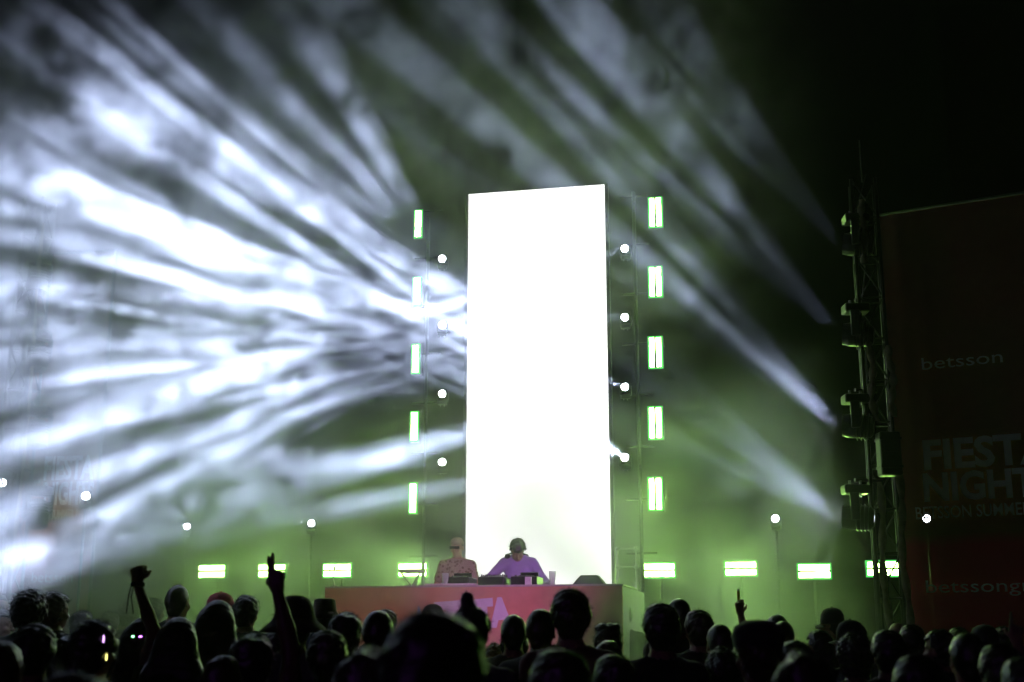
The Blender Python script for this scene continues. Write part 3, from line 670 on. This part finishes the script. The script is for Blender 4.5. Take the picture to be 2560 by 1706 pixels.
# ------------------------------------------------------------------ hair and headwear, all in the frame of an upright head (chin at 1.535, crown at 1.755)
HAIR = {}
def strands(me, n, L, seed, droop, w=.0009, zmin=0):
    r = np.random.RandomState(seed); nv = len(me.vertices); co = np.empty(nv * 3, np.float32); me.vertices.foreach_get('co', co); co = co.reshape(-1, 3)
    no = np.empty(nv * 3, np.float32); me.vertices.foreach_get('normal', no); no = no.reshape(-1, 3)
    ids = np.where(co[:, 2] > zmin)[0]; ids = ids[r.randint(0, len(ids), n)]
    p = co[ids] - no[ids] * .003; d = no[ids] * (.35 + .4 * r.rand(n, 1)) + r.normal(size=(n, 3)) * .38 + v3(0, 0, -droop); d /= np.linalg.norm(d, axis=1)[:, None]
    l = (L * (.35 + r.rand(n, 1))); sd = np.cross(d, r.normal(size=(n, 3))); sd /= np.linalg.norm(sd, axis=1)[:, None]
    m_ = p + d * l * .55 + no[ids] * l * .06; e = p + d * l + v3(0, 0, -droop * .3) * l
    V = np.concatenate([p + sd * w, p - sd * w, m_ + sd * w * .7, m_ - sd * w * .7, e]); i = np.arange(n)
    Q = [(a, a + n, a + 3 * n, a + 2 * n) for a in i]; T3 = [(a + 2 * n, a + 3 * n, a + 4 * n) for a in i]; return V, Q + T3
def finish(me, V, Fc):
    n0 = len(me.vertices); vs = [v.co[:] for v in me.vertices] + [tuple(v) for v in V]; fs = [tuple(p.vertices) for p in me.polygons] + [tuple(i + n0 for i in f) for f in Fc]
    m2 = bpy.data.meshes.new('hair'); m2.from_pydata(vs, [], fs); m2.polygons.foreach_set('use_smooth', [True] * len(fs)); return m2
def hair_mesh(style):
    if style in HAIR: return HAIR[style]
    sd = sum(map(ord, style)); lo = 1.15 if 'long' in style else 1.42 if 'bob' in style or 'pony' in style else 1.50
    Fd = Field(axis(-.19, .19, .007, []), axis(-.22, .16, .007, []), axis(lo, 1.92, .007, []))
    th = dict(crop=.006, short=.024, messy=.026, curly=.042, big=.045).get(style.split('_')[0], .018)
    Fd.ell((0, -.012, 1.664), (.077 + th, .097 + th, .092 + th), .02); Fd.cone((0, -.045, 1.62), (0, -.052, 1.575), .062 + th * .7, .052 + th * .3, .04)
    if 'long' in style:
        sp = .035 if 'wide' in style else .0
        for s in (-1, 0, 1):
            Fd.cone((s * .05, -.05, 1.64), (s * (.07 + sp), -.075, 1.45), .06, .062, .05); Fd.cone((s * (.07 + sp), -.075, 1.45), (s * (.075 + sp), -.10, 1.22), .062, .04, .05)
    if 'bob' in style:
        for s in (-1, 0, 1): Fd.cone((s * .055, -.03, 1.64), (s * .072, -.045, 1.49), .056, .046, .04)
    if 'bun' in style: Fd.ell((0, -.06, 1.80), (.042, .042, .045), .02)
    if 'topknot' in style: Fd.cone((-.012, -.03, 1.75), (-.016, -.03, 1.82), .036, .03, .02)
    if 'pony' in style: Fd.ell((0, -.13, 1.70), (.03, .03, .03), .015); Fd.cone((0, -.14, 1.70), (0, -.16, 1.5), .032, .018, .02)
    if 'heart' in style:
        for s in (-1, 1): Fd.ell((s * .04, -.02, 1.745), (.05, .07, .035), .015)
    x, y, z = Fd.coords()
    am = dict(crop=.002, short=.007, messy=.011, curly=.016, big=.013).get(style.split('_')[0], .004)
    Fd.d += (am * (wob(sd, 45)(x, y, z) * 1.3 + wob(sd + 1, 120)(x, y, z))).astype(np.float32)
    face = np.minimum(y - .018 - .0 * z, 1.695 - z + .25 * np.abs(x)) if 'pony' not in style else np.minimum(y - .03, 1.70 - z + 0 * x)
    Fd.d = np.maximum(Fd.d, face).astype(np.float32)
    for s in (-1, 1):                       # free the ears
        if 'long' not in style and 'bob' not in style: Fd.ell((s * .088, .004, 1.618), (.03, .028, .04), .01, 'cut')
    Fd.d = np.maximum(Fd.d, lo + .03 - z + .012 * wob(sd + 2, 90)(x, y, z)).astype(np.float32)
    me = Fd.mesh('hair'); st0 = style.split('_')[0]
    V, Fc = strands(me, dict(crop=500, curly=1800, big=1700, messy=1500).get(st0, 1300), dict(crop=.006, short=.024, messy=.032, curly=.034, big=.034).get(st0, .022), sd, .9 if 'long' in style or 'bob' in style else .15, zmin=lo + .05)
    HAIR[style] = finish(me, V, Fc); return HAIR[style]
def headwear(kind, parent, rot=0):
    """caps and hats as clothing parts in the head frame"""
    r_ = []
    n = 28
    if kind.startswith('cap'):
        m = M['capr'] if 'red' in kind else M['capk']
        c = MB().lathe([(.0, .118), (.035, .114), (.07, .092), (.09, .055), (.096, .01), (.097, -.03), (.090, -.03)], n, (0, -.012, 1.665), 1.0, 1.16)
        r_.append(c.build('cap', m, parent, True)); sg = -1 if 'back' in kind else 1
        b = MB(); vs = []; fs = []; N = 12
        for j in range(5):
            for i in range(N + 1):
                a = (i / N - .5) * R(150); rr = .1 + j * .018
                vs.append((math.sin(a) * (.093 + j * .004), sg * (math.cos(a) * (.105 + j * .0175)) - .012, 1.637 - .02 * (math.sin(a) ** 2) - j * .004))
        for j in range(4):
            for i in range(N): q = j * (N + 1) + i; fs.append((q, q + 1, q + N + 2, q + N + 1))
        nb = len(vs); vs += [(x, y, z - .004) for x, y, z in vs]; fs += [tuple(i + nb for i in f[::-1]) for f in fs]; b.add(vs, fs); r_.append(b.build('brim', m, parent, True))
        r_.append(MB().lathe([(0, .006), (.008, .004), (.01, -.002)], 10, (0, -.012, 1.786)).build('top_button', m, parent, True))
    if kind == 'hat':
        r_.append(MB().lathe([(0, .112), (.04, .108), (.075, .088), (.097, .05), (.108, .0), (.118, -.02), (.15, -.045), (.18, -.075), (.178, -.08), (.145, -.054), (.1, -.03)], n, (0, -.012, 1.685), 1, 1.1).build('hat', M['felt'], parent, True))
        r_.append(MB().lathe([(.106, .0), (.111, -.025), (.107, -.026)], n, (0, -.012, 1.685), 1, 1.1).build('hat_band', M['capk'], parent, True))
    if kind == 'bucket':
        r_.append(MB().lathe([(0, .1), (.06, .1), (.084, .088), (.1, .0), (.108, -.015), (.14, -.06), (.137, -.062), (.1, -.02)], n, (0, -.012, 1.68), 1, 1.12).build('bucket_hat', M['felt'], parent, True))
    if kind == 'beret':
        r_.append(MB().lathe([(0, .13), (.06, .125), (.10, .10), (.113, .06), (.105, .02), (.095, -.01), (.09, -.01)], n, (0, -.02, 1.66), 1, 1.1).build('cap', M['capk'], parent, True))
    if kind == 'ledband':
        r_.append(MB().lathe([(.100, -.006), (.104, -.006), (.104, .006), (.100, .006)], n, (0, -.012, 1.665), 1.0, 1.2).build('headband', M['capk'], parent, True))
        for a, c in ((200, (.9, .3, 1)), (262, (.25, 1, .4)), (285, (.5, .15, 1)), (305, (.2, .2, 1))):
            p = (.105 * math.cos(R(a)), .126 * math.sin(R(a)) - .012, 1.665)
            r_.append(MB().lathe([(0, -.005), (.008, -.003), (.008, .003), (0, .005)], 8, p).build('led', emission('band_led', c, 9), parent, True))
    if kind == 'bandana':
        r_.append(MB().lathe([(0, .105), (.04, .098), (.07, .078), (.086, .04), (.087, .012), (.083, .012)], n, (0, -.01, 1.665), 1, 1.15).build('bandana', M['band'], parent, True))
        r_.append(MB().box((0, .10, 1.643), (.135, .016, .036), bev=.006).build('sunglasses', M['glassl'], parent))
    if kind == 'visor':
        r_.append(MB().lathe([(.1, -.03), (.106, -.02), (.106, .02), (.1, .03)], n, (0, -.012, 1.66), 1.0, 1.2).build('visor_band', M['shell'], parent, True))
        for a, zz_, c in ((335, .03, (.75, .4, 1)), (345, -.05, (1, .9, .25))):
            p = (.108 * math.cos(R(a)), .13 * math.sin(R(a)) - .012, 1.66 + zz_)
            r_.append(MB().box(p, (.003, .003, .03)).build('led', emission('visor_led', c, 5), parent))
    if kind == 'headphones':
        b = MB().tube([(math.cos(t * math.pi / 10) * .115, -.035, 1.49 + .055 * math.sin(t * math.pi / 10)) for t in range(11)], .011); r_.append(b.build('headphone_band', M['shell'], parent, True))
        for s in (-1, 1): r_.append(MB().lathe([(0, -.02), (.036, -.018), (.036, .018), (0, .02)], 14, (s * .115, -.02, 1.485)).build('ear_cup', M['shell'], parent, True))
    if kind == 'glow_strap':
        r_.append(MB().lathe([(.0, .118), (.035, .114), (.07, .092), (.09, .055), (.096, .01), (.097, -.03), (.09, -.03)], n, (0, -.012, 1.665), 1.0, 1.16).build('cap', M['capk'], parent, True))
        r_.append(MB().tube([(math.cos(t * math.pi / 12) * .062, -.118 + .01 * math.sin(t * math.pi / 12), 1.67 + .045 * math.sin(t * math.pi / 12)) for t in range(13)], .006).build('strap_edge', M['pages'], parent, True))
    if kind == 'curlyflower':
        pass
    for o in r_: o.rotation_euler = (0, 0, rot)
    return r_
def person(label, loc, scale, rz, body='down', female=False, hair='short', hc='black', shirt=0, skin='skin', wear=(), lean=0, group='people in the crowd', tilt=(0, 0), shirt_mat=None, widen=1.0):
    bm_, sm_, tm_, shs, C, T, arms = body_meshes(body, female, lean)
    r = empty('person', loc, rz, label=label, cat='person', group=group); r.scale = (scale * widen, scale * widen, scale)
    b = link('body', bm_, M['skin'], r); b.material_slots[0].link = 'OBJECT'; b.material_slots[0].material = M[skin]
    o = link('shirt', sm_, SH[0], r); o.material_slots[0].link = 'OBJECT'; o.material_slots[0].material = shirt_mat or SH[shirt]
    link('trousers', tm_, TR, r)
    for s_ in shs: link('shoe', s_, SHOE, r, True)
    HM = Matrix.Translation(C) @ Matrix(T.tolist()).to_4x4() @ Matrix.Translation((0, 0, -1.55)) 
    kids = []
    if hair:
        h = link('hair', hair_mesh(hair), H['black'], r); h.material_slots[0].link = 'OBJECT'; h.material_slots[0].material = H[hc]; kids.append(h)
    for k in wear: kids += headwear(k, r)
    for o in kids: o.matrix_local = HM @ Matrix.Rotation(o.rotation_euler.z, 4, 'Z')
    return r
# ------------------------------------------------------------------ the crowd: (x, top y, head width) in photo pixels; distance from the head's real width
STYLE = dict(crop=(.168, 1.762), short=(.186, 1.772), messy=(.206, 1.79), curly=(.236, 1.80), big=(.243, 1.80), long=(.205, 1.776), bob=(.205, 1.776), cap=(.194, 1.783), hat=(.208, 1.80), bucket=(.2, 1.78))
CR = [
 (2, 1434, 62, 'man in profile at the left edge with brightly rim-lit face', dict(hair='crop', rz=-90)),
 (6, 1523, 66, 'bearded man in profile below the upper left profile face', dict(hair='short', rz=-82, shirt=3)),
 (12, 1602, 108, 'long-haired woman with back turned in the bottom left corner', dict(hair='long_a', hc='brown', female=True)),
 (80, 1475, 84, 'person with bushy round hair in front of the left banner', dict(hair='big')),
 (145, 1482, 64, 'man with rim-lit ear beside the bushy-haired person at left', dict(hair='short', rz=-35)),
 (93, 1562, 94, 'dark round head right below the bushy-haired person', dict(hair='short', rz=10)),
 (172, 1587, 78, 'dark head between the round head and the visor wearer at left', dict(hair='messy')),
 (208, 1525, 56, 'person with messy hair and blue-lit glasses pushed up, far left', dict(hair='messy', shirt=3)),
 (246, 1553, 96, 'person wearing a visor with purple and yellow lights', dict(hair='short', wear=('visor',), rz=-20)),
 (278, 1531, 44, 'small far head right of the blue-lit glasses', dict(hair='short', shirt=1)),
 (254, 1600, 78, 'dark head in front of the visor wearer', dict(hair='short')),
 (325, 1503, 52, 'hazy violet head left of the raised fist arm', dict(hair='curly', shirt=1)),
 (363, 1543, 86, 'woman wearing a headband of green and purple lights', dict(hair='long_a', female=True, wear=('ledband',), shirt=2)),
 (450, 1543, 90, 'long-haired person raising a left fist at the left', dict(hair='long_wide', hc='brown', female=True, body='fist', shirt=5)),
 (392, 1472, 48, 'hazy head with sideburn behind the raised forearm', dict(hair='short', shirt_mat=M['yellow'], rz=-20)),
 (450, 1460, 56, 'hazy short-haired man with right ear showing, upper left crowd', dict(hair='crop', shirt=0)),
 (560, 1481, 60, 'person in a red and black cap', dict(hair='crop', wear=('cap_red',), sty='cap', rz=-60)),
 (548, 1500, 84, 'woman with long spreading dark hair in front of the red cap', dict(hair='long_wide', female=True, shirt_mat=M['pink'])),
 (620, 1490, 58, 'short-haired man in dark top left of the pointing arm', dict(hair='short', shirt=0)),
 (742, 1487, 96, 'person in a wide brown felt hat behind the pointing arm', dict(hair='short', wear=('hat',), sty='hat', skin='skin2')),
 (812, 1497, 60, 'person in a brown bucket hat by the left booth corner', dict(hair='crop', wear=('bucket',), sty='bucket')),
 (838, 1508, 34, 'blond curly head peeking out by the booth corner', dict(hair='curly', hc='blond', female=True)),
 (636, 1581, 108, 'person raising a right arm with two fingers pointing up', dict(hair='messy', body='point')),
 (702, 1577, 76, 'dark head just below the raised pointing arm', dict(hair='short')),
 (818, 1578, 92, 'dark round head in front of the felt hats', dict(hair='short')),
 (867, 1528, 84, 'messy-haired man with rim-lit ear before the left booth front', dict(hair='messy')),
 (946, 1527, 76, 'smooth dark head with rim-lit right edge before the booth', dict(hair='crop')),
 (968, 1525, 50, 'greenish far head just behind the smooth dark head', dict(hair='short', shirt=5)),
 (1011, 1527, 44, 'greenish curly far head before the booth front', dict(hair='curly', hc='brown')),
 (1083, 1510, 58, 'person in a backwards cap with bright strap arc before the booth', dict(hair='crop', wear=('glow_strap',), sty='cap')),
 (1180, 1520, 90, 'person with a dark topknot in front of the booth lettering', dict(hair='short_topknot', female=True)),
 (1094, 1534, 232, 'large blurred dark head closest to the camera, centre left', dict(hair='short', shirt=0)),
 (922, 1612, 165, 'blurred head with yellowish rim left of the largest head', dict(hair='messy', hc='brown')),
 (1242, 1527, 46, 'far head with glinting clip below the last purple letter', dict(hair='big', shirt=5, female=True)),
 (1283, 1537, 62, 'round dark green head before the pink booth front', dict(hair='crop', shirt=5)),
 (1288, 1575, 62, 'head with thin bright rim under the round green head', dict(hair='short', shirt=2)),
 (1352, 1523, 72, 'bald-looking head with bright rim left of the tall man', dict(hair='crop')),
 (1424, 1475, 92, 'tall short-haired man with ear and collar, in front of the booth', dict(hair='short', shirt=2, rz=4)),
 (1394, 1627, 142, 'dark round head with faint rim in front of the tall man', dict(hair='short')),
 (1556, 1511, 42, 'pale green hazy head at the right booth corner', dict(hair='short', shirt=5)),
 (1520, 1562, 64, 'person with parted heart-shaped hair right of the tall man', dict(hair='short_heart', female=True)),
 (1577, 1582, 42, 'person with blond curly hair glowing yellow at the right of the tall man', dict(hair='curly_b', hc='blond', female=True)),
 (1520, 1600, 74, 'dark head with a small glinting hair clip', dict(hair='bob', female=True, shirt=2)),
 (1236, 1612, 62, 'person with golden frizzy hair beside the largest head', dict(hair='curly_b', hc='blond', female=True)),
 (1530, 1640, 96, 'dark head at the bottom right of the tall man', dict(hair='short', shirt=2)),
 (1648, 1511, 86, 'tall dark-haired man right of the booth corner', dict(hair='short', rz=8)),
 (1695, 1497, 60, 'round-headed man looking out behind the tall dark-haired man', dict(hair='crop')),
 (1742, 1527, 66, 'short-haired man right of the round-headed man', dict(hair='short', rz=15)),
 (1711, 1549, 48, 'woman with rim-lit long hair between two taller men', dict(hair='long_a', hc='brown', female=True)),
 (1795, 1561, 64, 'person with rim-lit close-cropped head and ears left of the raised lighter', dict(hair='crop', skin='skin2')),
 (1893, 1578, 54, 'person raising a left hand with a small lighter', dict(hair='short', body='hold')),
 (1884, 1554, 108, 'large rounded dark cap under the raised lighter', dict(hair='short', wear=('beret',), sty='cap', rz=20)),
 (1937, 1537, 50, 'far head with bright temple right of the rounded cap', dict(hair='crop', rz=30)),
 (1957, 1553, 52, 'short-haired man with protruding right ear', dict(hair='crop', rz=-12)),
 (1980, 1604, 72, 'head with a lit cheek behind the blurred front head at right', dict(hair='short', rz=25)),
 (2004, 1620, 148, 'blurred dark head with olive rim at the bottom right', dict(hair='messy', hc='brown')),
 (2042, 1577, 56, 'flat-topped dark head before the green haze', dict(hair='short', rz=35)),
 (2073, 1519, 52, 'hazy pale green head in a cap near the right tower', dict(hair='crop', wear=('cap',), sty='cap', rz=50, shirt=5)),
 (2117, 1550, 74, 'person in a dark cap turned left near the right tower', dict(hair='short', wear=('cap',), sty='cap', rz=70)),
 (2128, 1584, 90, 'curly dark head with bright left rim below the dark cap', dict(hair='curly')),
 (2215, 1577, 78, 'dark head at the foot of the right tower', dict(hair='short')),
 (2240, 1555, 44, 'bald pale head lit from the left by the right tower', dict(hair=None, sty='crop')),
 (2276, 1563, 58, 'dark head between the pale bald head and the rim-lit face', dict(hair='short')),
 (2340, 1576, 66, 'person with rim-lit left face edge before the banner', dict(hair='short', rz=45)),
 (2392, 1570, 46, 'small far head low before the banner lettering', dict(hair='short')),
 (2452, 1562, 62, 'far person in a pale-edged cap before the banner', dict(hair='crop', wear=('cap',), sty='cap', rz=40)),
 (2412, 1582, 86, 'dark dome-shaped head in front of the pale-edged cap', dict(hair='crop')),
 (2505, 1568, 48, 'far head near the right edge by the raised finger', dict(hair='short')),
 (2512, 1628, 74, 'person raising one right finger at the right edge', dict(hair='short', body='index')),
 (2494, 1612, 98, 'dark head in front of the raised finger', dict(hair='short')),
 (2290, 1640, 118, 'broad dark head and shoulders below the tower foot', dict(hair='short')),
 (2552, 1662, 110, 'dark head cut by the bottom right corner', dict(hair='short')),
 (1806, 1670, 86, 'curly head with bright rim at the bottom edge, right of centre', dict(hair='curly')),
 (190, 1690, 210, 'blurred purple-lit head at the bottom left edge', dict(hair='short', hc='brown', shirt=3)),
 (560, 1672, 100, 'dark head with pale hair clip at the bottom edge, left', dict(hair='bob', female=True, hc='brown')),
 (740, 1668, 70, 'person with frizzy golden hair at the bottom edge', dict(hair='curly_b', hc='blond', female=True)),
]
P_ = []
for x, y, wd_, lab, k in CR:
    k = dict(k); sty = k.pop('sty', None) or (k['hair'].split('_')[0]); hw, zm = STYLE[sty]
    if 'rz' in k and abs(k['rz']) > 60: hw = hw * 1.2
    dpt = F * hw / wd_
    for _ in range(8): s_ = atY(x, y, dpt).z / zm; dpt = F * hw * s_ / wd_
    P_.append([x, y, wd_, lab, k, hw, zm, dpt, dpt])
for it in range(160):
    mv = 0
    for i in range(len(P_)):
        for j in range(i):
            a, b = P_[i], P_[j]; d = atY(a[0], a[1], a[7]) - atY(b[0], b[1], b[7]); d.z = 0
            need = .38
            if d.length < need:
                if a[7] < b[7]: a, b = b, a
                e = (need - d.length) * .25 + .004; a[7] = min(a[8] * 1.22, a[7] + e); b[7] = max(b[8] * .82, b[7] - e); mv += 1
    if not mv: break
for x, y, wd_, lab, k, hw, zm, dpt, d0 in P_:
    p = atY(x, y, dpt); s_ = min(1.13, max(.84, p.z / zm)); wid = min(1.18, max(.86, wd_ / (F * hw * s_ / dpt)))
    rz = R(k.pop('rz', rnd.uniform(-14, 14))); k.setdefault('shirt', rnd.choice((0, 0, 1, 3, 5)))
    k.setdefault('skin', 'skin' if rnd.random() < .8 else 'skin2')
    if k.get('body', 'down') == 'down' and rnd.random() < .35: k['body'] = 'bent'
    k.setdefault('hc', 'black' if rnd.random() < .7 else 'brown')
    pr_ = person(lab, (p.x, p.y, 0), s_, rz if k.get('body') in (None, 'down', 'bent') else 0, widen=wid, **k)
    if k.get('body') == 'hold':
        W = Vector((-.13, .085, 2.05)); W = Vector((W.x * s_ * wid, W.y * s_ * wid, W.z * s_)) + Vector((p.x, p.y, 0))
        l = empty('lighter', W, 0, label='small lighter held up in the raised hand at right', cat='lighter')
        MB().box((0, 0, .02), (.022, .012, .075), bev=.004).build('case', M['gold'], l); MB().box((0, 0, .066), (.02, .011, .016), bev=.003).build('metal_cap', M['steel'], l)
    if k.get('body') == 'fist':
        W = Vector((-.262, .05, 1.955)); W = Vector((W.x * s_ * wid, W.y * s_ * wid, W.z * s_)) + Vector((p.x, p.y, 0))
        b = empty('wristband', W, 0, label='cloth wristband with hanging ends on the raised fist arm', cat='wristband')
        MB().lathe([(.034, -.012), (.037, -.008), (.037, .008), (.034, .012)], 18).build('band', M['capk'], b, True)
        for q in ((-.03, -.01), (-.022, .012)): MB().tube([(q[0], q[1], 0), (q[0] - .012, q[1], -.06), (q[0] - .006 + q[1], q[1], -.15)], .0035, 5).build('loose_end', M['capk'], b)
# ------------------------------------------------------------------ the two DJs behind the booth, facing the audience
pat = bpy.data.materials.new('patterned_shirt'); pat.use_nodes = True; nt = pat.node_tree; b = nt.nodes['Principled BSDF']
tc = nt.nodes.new('ShaderNodeTexCoord'); vo = nt.nodes.new('ShaderNodeTexVoronoi'); vo.inputs['Scale'].default_value = 22; rp = nt.nodes.new('ShaderNodeValToRGB')
e = rp.color_ramp.elements; e[0].position = .25; e[0].color = (.16, .09, .04, 1); e[1].position = .45; e[1].color = (.42, .34, .24, 1)
nt.links.new(tc.outputs['Object'], vo.inputs['Vector']); nt.links.new(vo.outputs['Distance'], rp.inputs[0]); nt.links.new(rp.outputs[0], b.inputs['Base Color']); b.inputs['Roughness'].default_value = .8
lil = mat('lilac_shirt', (.44, .34, .64), .8, var=.08, scale=9, bump=.25)
def dj(label, px, ytop, v, body, zm, **k):
    u, z = stv(px, ytop, v); q = st(u, v, DECK); s_ = min(1.12, (z - DECK) / zm)
    return person(label, q, s_, math.pi - TH * .3, body=body, group='DJs behind the booth', **k)
dj('DJ in a patterned shirt, pale bandana and sunglasses', 1143, 1343, -2.62, 'dj_stand', 1.77, hair='crop', hc='brown', wear=('bandana',), shirt_mat=pat)
dj('DJ in a lilac shirt with curly dark hair leaning over the decks', 1296, 1350, -2.60, 'dj_lean', 1.70, hair='messy', hc='black', wear=('headphones',), lean=.16, shirt_mat=lil)
# ------------------------------------------------------------------ haze and drifting smoke
def volmat(name, dens, aniso, colr=(.92, .93, .95)):
    m = bpy.data.materials.new(name); m.use_nodes = True; nt = m.node_tree; nt.nodes.clear()
    v = nt.nodes.new('ShaderNodeVolumePrincipled'); v.inputs['Color'].default_value = (*colr, 1); v.inputs['Density'].default_value = dens; v.inputs['Anisotropy'].default_value = aniso
    o = nt.nodes.new('ShaderNodeOutputMaterial'); nt.links.new(v.outputs[0], o.inputs['Volume']); return m
hz = MB().box((0, 9, 6.0), (40, 34, 14)).build('haze', volmat('haze', .0012, .35)); tag(hz, kind='stuff')
def smoke(lo, hi, voxel, rate, field):
    """drifting smoke: a voxel cloud whose density comes from turbulent noise inside soft bounds"""
    ng = bpy.data.node_groups.new('smoke', 'GeometryNodeTree'); ng.interface.new_socket('Geometry', in_out='OUTPUT', socket_type='NodeSocketGeometry')
    N, L = ng.nodes, ng.links
    pos = N.new('GeometryNodeInputPosition'); sep = N.new('ShaderNodeSeparateXYZ'); L.new(pos.outputs[0], sep.inputs[0])
    class K: pass
    k = K(); k.X, k.Y, k.Z = sep.outputs
    def mr(src, a, b, c=0., d=1.):
        n = N.new('ShaderNodeMapRange'); n.interpolation_type = 'SMOOTHSTEP'; L.new(src, n.inputs[0])
        for i, v in enumerate((a, b, c, d)): n.inputs[1 + i].default_value = v
        return n.outputs[0]
    def mul(*xs):
        o = xs[0]
        for x in xs[1:]:
            n = N.new('ShaderNodeMath'); n.operation = 'MULTIPLY'; L.new(o, n.inputs[0])
            if isinstance(x, (int, float)): n.inputs[1].default_value = x
            else: L.new(x, n.inputs[1])
            o = n.outputs[0]
        return o
    def nz(scale, det, rough, dist, w):
        mp = N.new('ShaderNodeVectorMath'); mp.operation = 'ADD'; L.new(pos.outputs[0], mp.inputs[0]); mp.inputs[1].default_value = (w, w * 2, w * 3)
        n = N.new('ShaderNodeTexNoise'); n.inputs['Scale'].default_value = scale; n.inputs['Detail'].default_value = det; n.inputs['Roughness'].default_value = rough; n.inputs['Distortion'].default_value = dist
        L.new(mp.outputs[0], n.inputs['Vector']); return n.outputs[0]
    k.mr, k.mul, k.nz = mr, mul, nz
    vc = N.new('GeometryNodeVolumeCube'); L.new(field(k), vc.inputs['Density'])
    vc.inputs['Min'].default_value = lo; vc.inputs['Max'].default_value = hi
    for a, l, h in zip('XYZ', lo, hi): vc.inputs['Resolution ' + a].default_value = max(2, int((h - l) / voxel))
    m = volmat('smoke', 1.0, .35); m.cycles.volume_step_rate = rate
    sm = N.new('GeometryNodeSetMaterial'); L.new(vc.outputs[0], sm.inputs[0]); sm.inputs['Material'].default_value = m
    go = N.new('NodeGroupOutput'); L.new(sm.outputs[0], go.inputs[0])
    o = bpy.data.objects.new('smoke', bpy.data.meshes.new('smoke')); col.objects.link(o); o.modifiers.new('smoke', 'NODES').node_group = ng; tag(o, kind='stuff')
    return o
# thick drifting clouds on the left, over the crowd
smoke((-7.5, 9, 1.2), (-.8, 16.5, 8.4), .085, 6, lambda k: k.mul(k.mr(k.X, -1.5, -3.8), k.mr(k.X, -1., -5.5, .8, 1.7), k.mr(k.Z, 7.8, 5.2), k.mr(k.Z, 1.25, 2.1), k.mr(k.Y, 9, 10.6), k.mr(k.Y, 16.5, 15.), k.mr(k.nz(1.6, 5, .58, 1.2, 3.1), .48, .57, .02, 1.), .30))
# fog lying on the stage
smoke((-8, 11.4, .9), (4.6, 21, 5.2), .18, 9, lambda k: k.mul(k.mr(k.Z, 5.2, 1.4), k.mr(k.Y, 11.4, 14.6), k.mr(k.X, 4.3, 3.0), k.mr(k.X, -6.2, -4.4), k.mr(k.nz(.5, 4, .6, .6, 9.4), .43, .62), .44))
# thin wisps above and right of the wall
smoke((-4.2, 10.5, 4), (3.6, 16.5, 10), .1, 8, lambda k: k.mul(k.mr(k.Z, 10, 7.8), k.mr(k.Z, 4.2, 5.8), k.mr(k.X, 3.3, 1.6), k.mr(k.X, -4.2, -2.8), k.mr(k.Y, 10.5, 12.), k.mr(k.Y, 16.5, 15.5), k.mr(k.nz(1.5, 5, .6, .8, 5.5), .46, .57, .02, 1.), .09))
